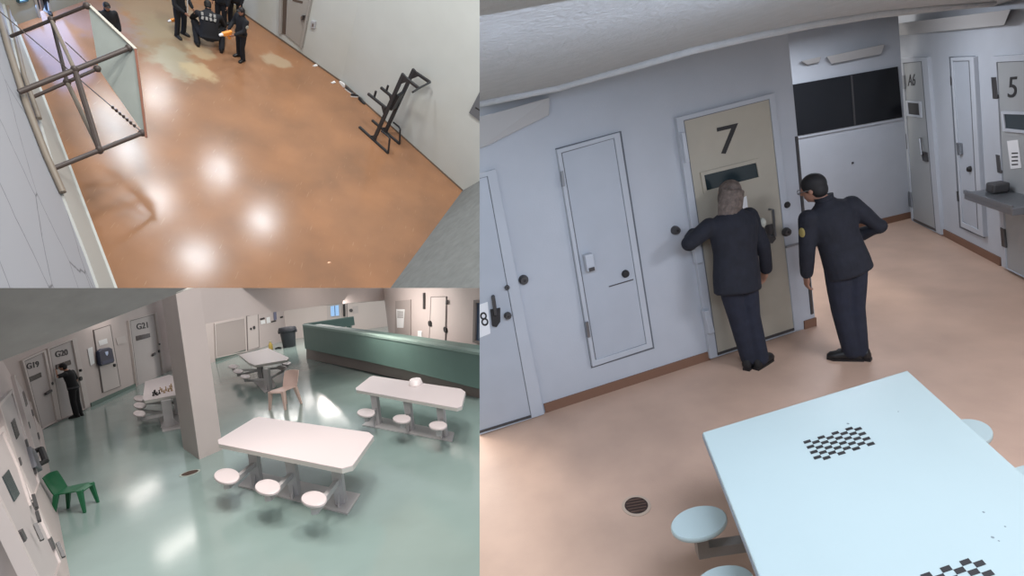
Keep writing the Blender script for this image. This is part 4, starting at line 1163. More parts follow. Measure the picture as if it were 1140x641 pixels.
def cracked(name, col):
    m = mat(name, col, 0.7)
    nt = m.node_tree; b = nt.nodes['Principled BSDF']
    tc = nt.nodes.new('ShaderNodeTexCoord')
    mp = nt.nodes.new('ShaderNodeMapping'); mp.inputs['Scale'].default_value = (0.35, 0.35, 1.3)
    ns = nt.nodes.new('ShaderNodeTexNoise'); ns.inputs['Scale'].default_value = 1.2; ns.inputs['Detail'].default_value = 5
    mx = nt.nodes.new('ShaderNodeMix'); mx.data_type = 'VECTOR'; mx.inputs['Factor'].default_value = 0.22
    vo = nt.nodes.new('ShaderNodeTexVoronoi'); vo.feature = 'DISTANCE_TO_EDGE'; vo.inputs['Scale'].default_value = 1.1
    rp = nt.nodes.new('ShaderNodeValToRGB')
    rp.color_ramp.elements[0].position = 0.0; rp.color_ramp.elements[0].color = srgb(96, 98, 104)
    rp.color_ramp.elements[1].position = 0.012; rp.color_ramp.elements[1].color = srgb(*col)
    nt.links.new(tc.outputs['Object'], mp.inputs['Vector'])
    nt.links.new(mp.outputs['Vector'], ns.inputs['Vector'])
    nt.links.new(mp.outputs['Vector'], mx.inputs['A']); nt.links.new(ns.outputs['Color'], mx.inputs['B'])
    nt.links.new(mx.outputs['Result'], vo.inputs['Vector'])
    nt.links.new(vo.outputs['Distance'], rp.inputs['Fac'])
    nt.links.new(rp.outputs['Color'], b.inputs['Base Color'])
    return m
m_crack = cracked('cracked pale paint', (160, 163, 170))

def floor_mat(stains):
    m = mat('orange sealed concrete', (176, 116, 76), 0.3)
    nt = m.node_tree; b = nt.nodes['Principled BSDF']; L = nt.links
    tc = nt.nodes.new('ShaderNodeTexCoord')
    n1 = nt.nodes.new('ShaderNodeTexNoise'); n1.inputs['Scale'].default_value = 0.7; n1.inputs['Detail'].default_value = 8
    L.new(tc.outputs['Object'], n1.inputs['Vector'])
    r1 = nt.nodes.new('ShaderNodeValToRGB')
    r1.color_ramp.elements[0].position = 0.3; r1.color_ramp.elements[0].color = srgb(136, 102, 78)
    r1.color_ramp.elements[1].position = 0.7; r1.color_ramp.elements[1].color = srgb(160, 117, 86)
    L.new(n1.outputs['Fac'], r1.inputs['Fac'])
    col = r1.outputs['Color']
    n2 = nt.nodes.new('ShaderNodeTexNoise'); n2.inputs['Scale'].default_value = 2.6; n2.inputs['Detail'].default_value = 8
    L.new(tc.outputs['Object'], n2.inputs['Vector'])
    # fine scratches
    mp = nt.nodes.new('ShaderNodeMapping'); mp.inputs['Scale'].default_value = (9, 0.8, 1); mp.inputs['Rotation'].default_value = (0, 0, 0.9)
    n3 = nt.nodes.new('ShaderNodeTexNoise'); n3.inputs['Scale'].default_value = 3; n3.inputs['Detail'].default_value = 3
    L.new(tc.outputs['Object'], mp.inputs['Vector']); L.new(mp.outputs['Vector'], n3.inputs['Vector'])
    r3 = nt.nodes.new('ShaderNodeValToRGB')
    r3.color_ramp.elements[0].position = 0.66; r3.color_ramp.elements[0].color = (0, 0, 0, 1)
    r3.color_ramp.elements[1].position = 0.72; r3.color_ramp.elements[1].color = (.22, .22, .22, 1)
    L.new(n3.outputs['Fac'], r3.inputs['Fac'])
    mx = nt.nodes.new('ShaderNodeMix'); mx.data_type = 'RGBA'
    L.new(r3.outputs['Color'], mx.inputs['Factor']); L.new(col, mx.inputs['A']); mx.inputs['B'].default_value = srgb(205, 170, 140)
    col = mx.outputs['Result']
    for p, sx, sy, rz, c, st in stains:
        mp = nt.nodes.new('ShaderNodeMapping'); mp.vector_type = 'TEXTURE'
        mp.inputs['Location'].default_value = p; mp.inputs['Rotation'].default_value = (0, 0, rz); mp.inputs['Scale'].default_value = (sx, sy, 1)
        L.new(tc.outputs['Object'], mp.inputs['Vector'])
        ln = nt.nodes.new('ShaderNodeVectorMath'); ln.operation = 'LENGTH'
        L.new(mp.outputs['Vector'], ln.inputs[0])
        ad = nt.nodes.new('ShaderNodeMath'); ad.operation = 'MULTIPLY_ADD'
        L.new(n2.outputs['Fac'], ad.inputs[0]); ad.inputs[1].default_value = -1.6; L.new(ln.outputs['Value'], ad.inputs[2])
        mr = nt.nodes.new('ShaderNodeMapRange'); mr.interpolation_type = 'SMOOTHSTEP'
        L.new(ad.outputs['Value'], mr.inputs['Value'])
        mr.inputs['From Min'].default_value = -0.15; mr.inputs['From Max'].default_value = 0.45
        mr.inputs['To Min'].default_value = st; mr.inputs['To Max'].default_value = 0
        mx = nt.nodes.new('ShaderNodeMix'); mx.data_type = 'RGBA'
        L.new(mr.outputs['Result'], mx.inputs['Factor']); L.new(col, mx.inputs['A']); mx.inputs['B'].default_value = srgb(*c)
        col = mx.outputs['Result']
    L.new(col, b.inputs['Base Color'])
    rr = nt.nodes.new('ShaderNodeMapRange'); L.new(n2.outputs['Fac'], rr.inputs['Value'])
    rr.inputs['To Min'].default_value = 0.15; rr.inputs['To Max'].default_value = 0.22
    L.new(rr.outputs['Result'], b.inputs['Roughness'])
    return m
def st_(px, py, px2, py2, w, c, s):
    a, b = T.P(px, py), T.P(px2, py2)
    d = b - a
    return (tuple((a + b) / 2), d.length / 2 * 1.1, w, math.atan2(d.y, d.x), c, s)
stains = [st_(140, 25, 225, 15, 1.6, (146, 136, 118), .6), st_(150, 45, 215, 50, 1.3, (150, 136, 110), .6), st_(178, 52, 214, 86, .45, (158, 150, 128), .8),
          st_(205, 72, 240, 88, .35, (186, 166, 130), .7), st_(292, 60, 320, 74, .32, (176, 158, 132), .75), st_(210, 50, 235, 65, .3, (176, 156, 124), .7), st_(70, 20, 130, 10, 1.4, (140, 120, 120), .5)]
m_floorT = floor_mat(stains)

inn = T.P(300, 150)
TL_ = Plane(T, T.P(17, 25), T.P(128, 318), 0.25, inn)
TR1 = Plane(T, T.P(250, 0.5), T.P(380, 91))
TR2 = Plane(T, T.P(380, 91), T.P(515, 212))
TN = Plane(T, T.P(515, 212), T.P(435, 320), 0.45, inn)
TF = Plane(T, T.P(26, 25), T.P(97, 0))
HT = 12.5
fp = [T.P(128, 318) + TL_.u * 2.5 - TL_.n * .1, TL_.pt(-.6, 0), TF.pt(-.6, 0, -1.6), TF.pt(5, 0, -1.6), TR1.pt(-4, 0, -.1), TR1.pt(TR1.len, 0, -.05), TR2.pt(TR2.len, 0, -.05), TN.pt(TN.len + 2.5, 0, 0)]
struct(T, 'floor', MB().poly([V2(p) for p in fp], (0, 0, -.15)), m_floorT, 'worn glossy orange floor of the exercise hall with pale patches', 'floor')
def bwall(name, pl, u0, u1, z0, z1, m, label, th=.3):
    q = [pl.o + pl.u * u + pl.v * z for u, z in ((u0, z0), (u1, z0), (u1, z1), (u0, z1))]
    struct(T, name, MB().prism(q, [p - pl.n * th for p in q]), m, label, 'wall', base=tuple(q[0]))
bwall('wall_left', TL_, -2, 13.5, 0, 5.6, m_crack, 'pale cracked wall along the left of the exercise hall')
bwall('wall_right', TR1, -5, TR1.len, 0, 5, m_wallT, 'pale wall with the grey door in the exercise hall')
bwall('wall_right', TR2, 0, TR2.len + 1.2, 0, 6.5, m_wallT, 'pale wall behind the black exercise rack')
bwall('wall_near', TN, -.3, 12, 0, 9, m_plast, 'rough grey plaster wall at the lower right corner of the exercise hall')
uL, uR = sorted(((TF.on(41.5, 17.2) - TF.o).dot(TF.u), (TF.on(56, 12.5) - TF.o).dot(TF.u)))
bwall('wall_back', TF, -1.5, uL, 0, 3.2, m_wallF, 'grey green far wall left of the bright doorway', .15)
bwall('wall_back', TF, uR, 16, 0, 3.2, m_wallF, 'grey green far wall right of the bright doorway', .15)
bwall('wall_back', TF, uL, uR, 2.4, 3.2, m_wallF, 'short piece of far wall over the bright doorway', .15)
cq = [V((x, y, 14.2)) for x, y in ((-30, -4), (9, -4), (9, 36), (-30, 36))]
struct(T, 'ceiling', MB().poly(cq, (0, 0, .3)), m_wallF, 'high ceiling of the exercise hall', 'ceiling')
# white lower strip of the left wall and its pale foot
s1 = [(2, -6), (13, 36), (23, 75), (45, 132), (70, 215), (98, 286), (112, 325)]
s0 = [(131, 326), (128, 318), (99, 243), (64, 160), (46, 106), (31, 62), (17, 25), (8, -2)]
foot = [(17 + (128 - 17) * t, 25 + (318 - 25) * t) for t in (1.03, .75, .5, .25, 0, -.1)]
struct(T, 'trim_1', MB().slab(TL_, s1 + foot, 0.0, .04), m_strip, 'white painted lower strip of the left wall', 'trim')
ra, rb = TL_.on(17, 25, .05), TL_.on(130, 323.3, .05)
struct(T, 'trim_2', MB().bar(ra, rb, .05, .05), m_strip, 'pale foot bead along the bottom of the left wall', 'trim')
bb_ = MB()
for pl, a, b in ((TR1, .0, TR1.len), (TR2, 0, TR2.len)):
    struct(T, 'baseboard_right', MB().bar(pl.pt(a, .02, .015), pl.pt(b, .02, .015), .03, .05), mat('dark wall foot', (110, 96, 84), .8), 'thin dark foot of the pale wall ' + ('by the grey door' if pl is TR1 else 'behind the exercise rack'), 'baseboard')

# wall rails
def rail(pts, w, label, m=m_pipel, nm='wall_rail'):
    q = [TL_.on(x, y, .06) for x, y in pts]
    solo(T, nm, MB().tube(q, [w] * len(q), 10), m, label, 'rail', q[-1], True)
rail([(-8, -10), (9, 52), (30, 118), (52, 174), (70, 214)], .055, 'longest brown rail on the cracked left wall')
rail([(5, -6), (17, 44), (27, 84), (37, 112), (44, 132)], .04, 'shorter brown rail on the white strip of the left wall')

# ---- backboard on its pipe frame
ZT, ZB = 2.4, 1.3
A4, B4, C4, D4 = T.P(98, 5, ZT), T.P(151, 55, ZT), T.P(163, 153, ZB), T.P(110, 77, ZB)
_n = (B4 - A4).cross(C4 - B4); _d = T.ray(110, 77); D4 = T.eye + _d * ((A4 - T.eye).dot(_n) / _d.dot(_n))
bk = thing(T, 'backboard_frame', 'basketball backboard seen from behind on a brown pipe frame', 'backboard', TL_.on(60, 187, 0))
nb_ = (B4 - A4).cross(D4 - A4).normalized()
if nb_.dot(T.eye - A4) > 0: nb_ = -nb_
part(T, 'board', MB().prism([A4, B4, C4, D4], [p + nb_ * .04 for p in (A4, B4, C4, D4)]), m_bb, bk)
fr = MB()
part(T, 'top_edge', MB().bar(A4, B4, .06, .05), mat('pale board edge', (190, 186, 174), .6), bk)
part(T, 'side_edge', MB().bar(B4, C4, .05, .06), m_bbe, bk)
def arm(a, b, r, nm='arm', m=m_pipe, off=.05, bz=0):
    pa = TL_.on(a[0], a[1], off)
    return part(T, nm, MB().tube([pa, b], r, 10), m, bk, True)
def onseg(p, q, px, py):
    """point of the segment p-q seen nearest to a pixel"""
    return min((p.lerp(q, i / 200) for i in range(201)), key=lambda t: (T.proj(t)[0] - px) ** 2 + (T.proj(t)[1] - py) ** 2)
eA, eB, eC, eD = A4.lerp(D4, .03) - nb_ * .03, B4.lerp(C4, .06).lerp(A4, .12) - nb_ * .03, C4.lerp(D4, .06) - nb_ * .03, D4 - nb_ * .03
arm((12, 40.5), eA, .035); arm((21, 102.5), eB, .05); arm((60, 187.5), eC, .045); arm((36, 108.5), eD, .035)
wA_, wB_, wC_, wD_ = (TL_.on(*q, .05) for q in ((12, 40.5), (21, 102.5), (60, 187.5), (36, 108.5)))
pA, pB, pC, pD = onseg(wA_, eA, 57, 22), onseg(wB_, eB, 82, 74), onseg(wC_, eC, 110, 165), onseg(wD_, eD, 75, 92)
part(T, 'brace', MB().tube([pA, pB], .035, 8), m_pipel, bk, True)
part(T, 'brace', MB().tube([pA, pD], .035, 8), m_pipe, bk, True)
part(T, 'brace', MB().tube([pB, pC], .05, 8), m_pipe, bk, True)
part(T, 'brace', MB().tube([pD, pC], .04, 8), m_pipel, bk, True)
for p in (pA, pB, pC, pD):
    part(T, 'clamp', MB().ell(p, (.07, 0, 0), (0, .07, 0), (0, 0, .09), 10, 8), m_pipe, bk, True)
for p in (eA, eB, eC, eD):
    part(T, 'end_fitting', MB().ell(p, (.075, 0, 0), (0, .075, 0), (0, 0, .075), 10, 8), m_pipe, bk, True)
ch0 = TL_.on(0, 13, .2); chs = [(40, 50), (70, 77), (100, 99), (121, 117)]
c1_ = C4.lerp(D4, .1) - nb_ * .05
part(T, 'stay_wire', MB().tube([ch0, c1_], .012, 6), m_pipe, bk, True)
part(T, 'stay_wire', MB().tube([T.P(73, 47, 2.0), onseg(wB_, eB, 98, 70)], .012, 6), m_pipe, bk, True)
lk = MB()
for i in range(7):
    t = .80 + .027 * i
    p = ch0.lerp(c1_, t)
    lk.ell(p, (.03, 0, 0), (0, .03, 0), (0, 0, .045), 8, 6)
part(T, 'chain', lk, m_pipe, bk, True, kind='stuff')

# ---- exercise rack
def above(base, px, py, zmax=5.0):
    return min((T.P(px, py, z / 100) for z in range(0, int(zmax * 100), 2)), key=lambda p: (p.xy - base.xy).length)
ck = 5.825
def cp_(x, y): return (370 + x / ck, 70 + y / ck)
rk = thing(T, 'exercise_rack', 'black steel dip and pull up rack standing by the pale wall', 'exercise rack', T.P(*cp_(310, 470)))
W = .075
tops = []
for (f0, r0, p0, t0, ar0, ar1, h0, h1, pu1, hoop) in (
        (cp_(175, 415), cp_(362, 585), cp_(270, 497), cp_(462, 72), cp_(347, 292), cp_(232, 200), cp_(272, 222), cp_(279, 195), cp_(560, 165), (cp_(372, 490), cp_(318, 442))),
        (cp_(258, 372), cp_(436, 525), cp_(345, 444), cp_(530, 42), cp_(397, 228), cp_(315, 160), cp_(350, 185), cp_(358, 155), cp_(633, 126), (cp_(440, 430), cp_(397, 386)))):
    a, b = T.P(*f0, .03), T.P(*r0, .03)
    part(T, 'base_rail', MB().bar(a, b, .07, .06), m_rack, rk)
    p = T.P(*p0, .03)
    t = above(p, *t0)
    part(T, 'upright', MB().bar(p, t, W, .1, up=tuple((b - a).normalized())), m_rack, rk)
    tops.append((p, t))
    # foot gusset
    d = (b - a).normalized()
    part(T, 'gusset', MB().prism([p - d * .2, p + d * .1, p + (t - p).normalized() * .2], [q + d.cross(V((0, 0, 1))) * .03 for q in (p - d * .2, p + d * .1, p + (t - p).normalized() * .2)]), m_rack, rk)
    m0 = above(p, *ar0)
    e = T.P(*ar1, m0.z)
    part(T, 'dip_arm', MB().bar(m0, e, .07), m_rack, rk)
    g0 = T.P(*h0, m0.z)
    part(T, 'dip_handle', MB().tube([g0, g0 + V((0, 0, .22))], .035, 8), m_rack, rk, True)
    g = d * .18
    part(T, 'gusset', MB().prism([m0, m0 - g, m0 - V((0, 0, .22))], [q + d.cross(V((0, 0, 1))) * .04 for q in (m0, m0 - g, m0 - V((0, 0, .22)))]), m_rack, rk)
    u = T.P(*pu1, t.z - .06)
    part(T, 'pull_up_arm', MB().bar(t - V((0, 0, .06)), u, .075), m_rack, rk)
    part(T, 'gusset', MB().prism([t, t + (u - t) * .45, t - V((0, 0, .35))], [q + d.cross(V((0, 0, 1))) * .04 for q in (t, t + (u - t) * .45, t - V((0, 0, .35)))]), m_rack, rk)
    h1_ = above(b, *hoop[0]); h2_ = above(p, *hoop[1])
    part(T, 'rear_hoop', MB().tube([b, b + (h1_ - b) * .5, h1_, h1_ + (h2_ - h1_) * .25 + V((0, 0, .03)), h2_], .03, 8), m_rack, rk, True)
z_ = tops[0][1].z - .06
part(T, 'pull_up_bar', MB().tube([T.P(*cp_(520, 190), z_), T.P(*cp_(560, 165), z_), T.P(*cp_(635, 125), z_)], .03, 8), m_rack, rk, True)
q = [cp_(372, 306), cp_(408, 290), cp_(462, 186), cp_(425, 210)]
pz = [above(tops[0][0], *q[0]), above(tops[1][0], *q[1]), above(tops[1][0], *q[2]), above(tops[0][0], *q[3])]
dn = (pz[1] - pz[0]).cross(pz[3] - pz[0]).normalized()
part(T, 'back_pad', MB().prism([p - dn * .05 for p in pz], [p + dn * .05 for p in pz]), m_padT, rk, bevel=.02)

# ---- door in the right wall, call box, grey panel
dT = thing(T, 'door_1', 'grey steel door in the pale wall of the exercise hall', 'door', TR1.on(318, 38.5), 0, None, 'structure')
part(T, 'door_leaf', MB().slab(TR1, [(321.5, -40), (351, -36), (333.5, 51.5), (318, 38.5)], -.02, .05), m_doorT, dT)
part(T, 'door_jamb', MB().slab(TR1, [(314.5, -42), (321.3, -40), (317.8, 38.3), (311.5, 36.5)], -.02, .03), m_jamb, dT)
part(T, 'door_frame', MB().slab(TR1, [(311.5, -43), (314.5, -42), (312.4, 37.5), (309.8, 36.5)], -.02, .1), m_doorT, dT)
part(T, 'door_frame', MB().slab(TR1, [(351, -36), (353, -36), (335.5, 53.8), (333.5, 52)], -.02, .1), m_doorT, dT)
part(T, 'door_sign', MB().slab(TR1, [(326, -1), (337, 1.5), (336.5, 4), (325.5, 1)], .05, .06), m_jamb, dT)
part(T, 'lock_case', MB().slab(TR1, [(335.5, 17), (340, 17.5), (339.3, 22.5), (334.8, 22)], .05, .1), m_dsteel, dT)
part(T, 'pull_handle', MB().tube([TR1.on(336.3, 17.5, .1), TR1.on(336, 18, .16), TR1.on(335.4, 22, .16), TR1.on(335.3, 22.4, .1)], .02, 8), m_steel, dT, True)
cb = thing(T, 'call_box', 'small pale call box on the wall right of the grey door', 'box', TR1.on(346.5, 31, 0))
part(T, 'housing', MB().slab(TR1, [(346, 23), (351, 24), (350, 31.8), (345.3, 30.8)], 0, .07), m_trimR, cb, bevel=.01)
part(T, 'grille', MB().slab(TR1, [(347.2, 26), (349.6, 26.5), (349, 30), (346.7, 29.5)], .07, .075), m_seamB, cb)
gp = thing(T, 'grey_wall_panel', 'dark grey panel cut off at the right end of the pale wall', 'panel', TR2.on(522, 125, 0))
part(T, 'panel_face', MB().slab(TR2, [(536, 98), (560, 112), (552, 148), (522, 125.5)], 0, .05), mat('dark grey panel', (104, 108, 114), .6), gp)
part(T, 'panel_lettering', MB().slab(TR2, [(529.5, 119), (534, 122), (534, 123.5), (529, 120.5)], .05, .054), m_ink, gp)

# ---- far doorway, lit from outside, and the small window beside it
m_day = mat('daylight beyond the doorway', (150, 190, 245), .5, emit=(150, 195, 255), estr=1.3)
dr_ = thing(T, 'door_2', 'bright daylit doorway in the far wall', 'door', TF.on(41, 17, 0), 0, None, 'structure')
q = [TF.pt(uL - .8, 0, -1.4), TF.pt(uR + .8, 0, -1.4), TF.pt(uR + .8, 2.9, -1.4), TF.pt(uL - .8, 2.9, -1.4)]
part(T, 'daylight_pane', MB().prism(q, [p - TF.n * .05 for p in q]), m_day, dr_)
for uu, w_ in ((uL, .06), (uR - .06, .06)):
    q = [TF.pt(uu, 0, .04), TF.pt(uu + w_, 0, .04), TF.pt(uu + w_, 2.4, .04), TF.pt(uu, 2.4, .04)]
    part(T, 'door_jamb', MB().prism(q, [p - TF.n * .2 for p in q]), m_doorT, dr_)
wn = thing(T, 'window_1', 'small bright window in the far wall left of the doorway', 'window', TF.on(23, 3), 0, None, 'structure')
part(T, 'window_glass', MB().slab(TF, [(20.5, -12), (29.5, -14), (31, 1), (22.5, 3)], 0, .03), m_day, wn)
part(T, 'window_frame', MB().ring(TF, [(19.5, -13), (30.5, -15.3), (32, 1.6), (21.8, 4)], [(20.5, -12), (29.5, -14), (31, 1), (22.5, 3)], 0, .08), mat('teal window frame', (60, 90, 100), .5), wn)

# ---- small things on the floor by the right wall
def shoe(px, py, rz, m, label, sole=None):
    c = T.P(px, py)
    X = Matrix.Translation(c) @ Matrix.Rotation(rz, 4, 'Z')
    o = thing(T, 'sneaker', label, 'shoe', c, rz, 'sneakers left along the wall')
    mb = MB(); rings = []
    k = 1.0
    for t, hw, hh in ((-.1, .02, .04), (-.085, .034, .05), (0, .036, .05), (.06, .042, .035), (.13, .044, .026), (.18, .03, .018), (.195, .01, .01)):
        rings.append((X @ V((t * k, 0, (.02 + hh) * k)), X.to_3x3() @ V((0, hw * k, 0)), V((0, 0, hh * k))))
    mb.loft(rings, 14)
    part(T, 'upper', mb, m, o, True)
    so = MB().poly([X @ V((a * k, b * k, 0)) for a, b in ((-.1, -.03), (.06, -.045), (.15, -.046), (.2, -.02), (.2, .02), (.15, .046), (.06, .045), (-.1, .03))], (0, 0, .03 * k))
    part(T, 'sole', so, sole or m_paper, o)
shoe(381.5, 95.3, 2.3, m_paper, 'white sneaker, nearest the paper scraps along the pale wall')
shoe(387, 100.8, -.4, m_padT, 'black and white sneaker next to the white one', m_paper)
shoe(393.5, 107.4, .6, m_padT, 'dark sneaker with pale sole, third along the pale wall')
shoe(401.5, 112.3, -.6, m_padT, 'black sneaker closest to the exercise rack', m_padT)
for x, y, s, lab in ((351, 73.3, 3.3, 'white paper scrap on the floor below the call box'), (371, 92, 3, 'pale paper scrap on the floor left of the sneakers')):
    q = [T.P(x - s, y + .3), T.P(x + s * .3, y - 1.2), T.P(x + s, y + .2), T.P(x - s * .2, y + 1.4)]
    mb = MB().prism([p + V((0, 0, .002)) for p in q], [p + V((0, 0, .012 + .03 * (i % 2))) for i, p in enumerate(q)])
    solo(T, 'paper_scrap', mb, m_paper, lab, 'paper', q[0])
c = T.P(261, 15.5)
solo(T, 'brown_bundle', MB().loft([(c + V((0, 0, z)), V((r, 0, 0)), V((0, r * .8, 0))) for z, r in ((0, .2), (.06, .26), (.18, .24), (.26, .14), (.29, .03))], 14), mat('brown cloth', (122, 104, 78), .9, bump=.6, bscale=8), 'crumpled brown bundle on the floor at the wall foot behind the standing people', 'bundle', c, True)

# ---- people
def pT(px, py, look, label, J, h=1.68, hair='cap', **kw):
    b = T.P(px, py)
    return Fig(T, b, yaw_to(T, b, *look), h, label, J, .016, m_skin2, m_blackT, m_blackT, m_shoe, m_hairD, hair, bulk=1.2, **kw)
def vest(fg, letters=False):
    """duty belt and pale marks on the back"""
    bl = MB(); bl.loft([(fg.J['pelvis'] + V((0, 0, z)), V((.19, 0, 0)), V((0, .15, 0))) for z in (-.03, .03)], 18)
    fg.add('belt', bl, m_shoe)
hang = dict(el=(-.235, 0, 1.13), er=(.235, 0, 1.13), wl=(-.22, .1, .9), wr=(.22, .1, .9))
# by the right wall, orange device in hand
P1 = pT(267, 66, (225, 75), 'person in black standing alone by the pale wall holding an orange device', stand(hw=.1, el=(-.24, .12, 1.14), wl=(-.16, .36, 1.02), er=(.25, .08, 1.14), wr=(.14, .33, 1.0), kl=(-.11, .03, .5), ar=(.14, -.08, .085), kr=(.12, -.03, .5)))
vest(P1)
P1.add('sleeve_patch', MB().ell(P1.J['sl'].lerp(P1.J['el'], .4) + V((-.07, 0, 0)), (.012, 0, 0), (0, .05, 0), (0, 0, .055)), m_patch, 'white sleeve patch')
def device(base, rz, label, k=1.0):
    X = Matrix.Translation(V(base)) @ Matrix.Rotation(rz, 4, 'Z')
    o = thing(T, 'orange_device', label, 'device', base, rz)
    Tt = lambda x, y, z: X @ V((x * k, y * k, z * k))
    part(T, 'body', MB().prism([Tt(-.06, -.16, -.08), Tt(.06, -.16, -.08), Tt(.06, .2, -.06), Tt(-.06, .2, -.06)], [Tt(-.06, -.18, .1), Tt(.06, -.18, .1), Tt(.05, .22, .07), Tt(-.05, .22, .07)]), m_orange, o, bevel=.02)
    part(T, 'pale_end', MB().tube([Tt(0, .2, 0), Tt(0, .28, -.01), Tt(0, .33, -.02)], [.06 * k, .05 * k, .035 * k], 12), m_paper, o, True)
    part(T, 'grip', MB().prism([Tt(-.03, -.14, -.24), Tt(.03, -.14, -.24), Tt(.03, -.05, -.24), Tt(-.03, -.05, -.24)], [Tt(-.03, -.1, -.07), Tt(.03, -.1, -.07), Tt(.03, 0, -.07), Tt(-.03, 0, -.07)]), m_orange, o)
bq = T.P(267, 66); yw = yaw_to(T, bq, 225, 75)
hp_ = P1.X @ (P1.J['wl'].lerp(P1.J['wr'], .5) + V((0, .14, -.02)))
device(hp_, yw, 'orange device with a pale end held by the person by the pale wall', .78)
# behind the backboard
P2 = pT(127, 62, (150, 90), 'person in black with a cap, half hidden behind the backboard', stand(**hang), 1.5)
vest(P2)
# group in the middle
P3 = pT(201.5, 40, (235, 60), 'person in black standing at the left of the group, head out of view', stand(hw=.12, el=(-.28, .05, 1.14), wl=(-.24, .22, .98), er=(.3, .08, 1.14), wr=(.2, .3, 1.0)))
vest(P3)
P3.add('pale_strap', MB().tube([P3.J['sl'] + V((.05, .15, .0)), P3.J['hl'] + V((.02, .17, .15)), P3.J['kl'] + V((0, .12, .3))], .014, 8), m_paper, 'pale strap down the front')
J = stand(hw=.2, pelvis=(0, -.10, .34), neck=(0, .24, .82), head=(0, .39, .90), hf=(0, .8, -.6), hu=(0, .5, .85), sl=(-.24, .17, .76), sr=(.25, .17, .76),
          el=(-.36, .34, .50), er=(.36, .32, .48), wl=(-.22, .52, .28), wr=(.22, .5, .26), hl=(-.13, -.08, .33), hr=(.13, -.08, .33),
          kl=(-.32, .26, .44), kr=(.32, .22, .40), al=(-.27, -.06, .085), ar=(.27, -.16, .085), bend=(0, -.05, .06))
P4 = pT(233, 51, (226, 8), 'person in black crouching low with white lettering on the back', J, 2.0, wx=1.25)
mk_p, mk_n = P4.J['pelvis'], P4.J['neck']
bn = V((0, -.78, .62)); bx_ = (mk_n - mk_p)
n_ = 0
for t in (.62, .80):
    for x in (-.15, -.06, .03, .12):
        if n_ != 5:
            p = mk_p + bx_ * t + bn * .19 + V((x * 1.15, 0, 0)) + P4.J['bend'] * math.sin(PI * t)
            R3 = Matrix((V((1, 0, 0)), bx_.normalized(), bn)).transposed()
            P4.add('back_letter', MB().box(p, (.06, .085, .03), m=R3 @ Matrix.Rotation(.3 * (n_ % 3 - 1), 3, 'Z')), mat('worn white print', (150, 150, 148), .8), 'white worn letter on the back', False)
        n_ += 1
P5 = pT(246, 31, (230, 50), 'person in black standing right behind the crouching one, head out of view', stand(**hang))
vest(P5)
P6 = pT(261, 29, (235, 50), 'person in black standing at the back right of the group by the wall', stand(hw=.13, **hang))
vest(P6)
bq = T.P(195, 31)
device(bq + V((0, 0, .25)), 2.6, 'orange device held low at the left of the group', .62)
P7 = pT(48.3, 13.2, (60, 60), 'person in dark clothes standing in the bright far doorway', stand(hw=.1, **hang))
# =====================================================================================
# clip every mesh at the shared partitions between the three rooms, then light and camera
# =====================================================================================
def clip(room, planes):
    for o in room.objs:
        X = room.xf[o.name]
        bb = [X @ V(c) for c in o.bound_box]
        for N in planes:
            ds = [(p - room.eye).dot(N) for p in bb]
            if min(ds) > -1e-4:
                continue
            bm = bmesh.new(); bm.from_mesh(o.data)
            Xi = X.inverted()
            co = Xi @ room.eye
            no = (Xi.to_3x3() @ N).normalized()
            g = bm.verts[:] + bm.edges[:] + bm.faces[:]
            res = bmesh.ops.bisect_plane(bm, geom=g, dist=1e-5, plane_co=co, plane_no=no, clear_inner=True)
            es = [e for e in res['geom_cut'] if isinstance(e, bmesh.types.BMEdge)]
            try:
                bmesh.ops.edgenet_fill(bm, edges=es)
            except Exception:
                pass
            bm.to_mesh(o.data); bm.free()
def side(room, p, q, keep):
    N = room.ray(*p).cross(room.ray(*q)).normalized()
    return N if N.dot(room.ray(*keep)) > 0 else -N
clip(RR, [side(RR, (XB, 0), (XB, 641), (800, 300))])
for room, keep in ((BB, (250, 500)), (TT, (250, 150))):
    clip(room, [side(room, (XB, 0), (XB, 641), keep), side(room, (0, YB), (1140, YB), keep)])

def area(room, name, loc, look, sx, sy, power, col=(255, 255, 255), spread=180, shape='RECTANGLE', rz=0.0):
    l = bpy.data.lights.new(name, 'AREA')
    l.shape = shape; l.size = sx
    if shape in ('RECTANGLE', 'ELLIPSE'): l.size_y = sy
    l.energy = power; l.color = srgb(*col)[:3]
    l.spread = math.radians(spread)
    o = bpy.data.objects.new(name, l); C.objects.link(o)
    d = V(look).normalized()
    M = d.to_track_quat('-Z', 'Y').to_matrix().to_4x4()
    o.matrix_world = room.M @ Matrix.Translation(V(loc)) @ Matrix.Rotation(rz, 4, 'Z') @ M
    return o
DN = (0, 0, -1)
# right room: ceiling lamps over the table, in front of the cells and in the recess, plus one added fill
area(RR, 'ceiling_or_fill_lamp', (1.2, 0.9, 2.6), DN, 1.2, 0.6, LR1, (225, 236, 255))
area(RR, 'ceiling_or_fill_lamp', (0.3, 1.2, 2.6), tuple(-WA.n * 1.0 - V((0, 0, .75))), 1.6, 0.35, LR4, (215, 230, 255), spread=140)  # added fill out of view, tilted to brighten the cell wall
area(RR, 'ceiling_or_fill_lamp', (3.4, 1.6, 2.6), DN, 1.2, 0.6, LR2, (235, 240, 255))
area(RR, 'ceiling_or_fill_lamp', tuple(WC.pt(-0.1, 2.88, 1.1)), DN, 0.9, 0.5, LR3, (235, 242, 255))
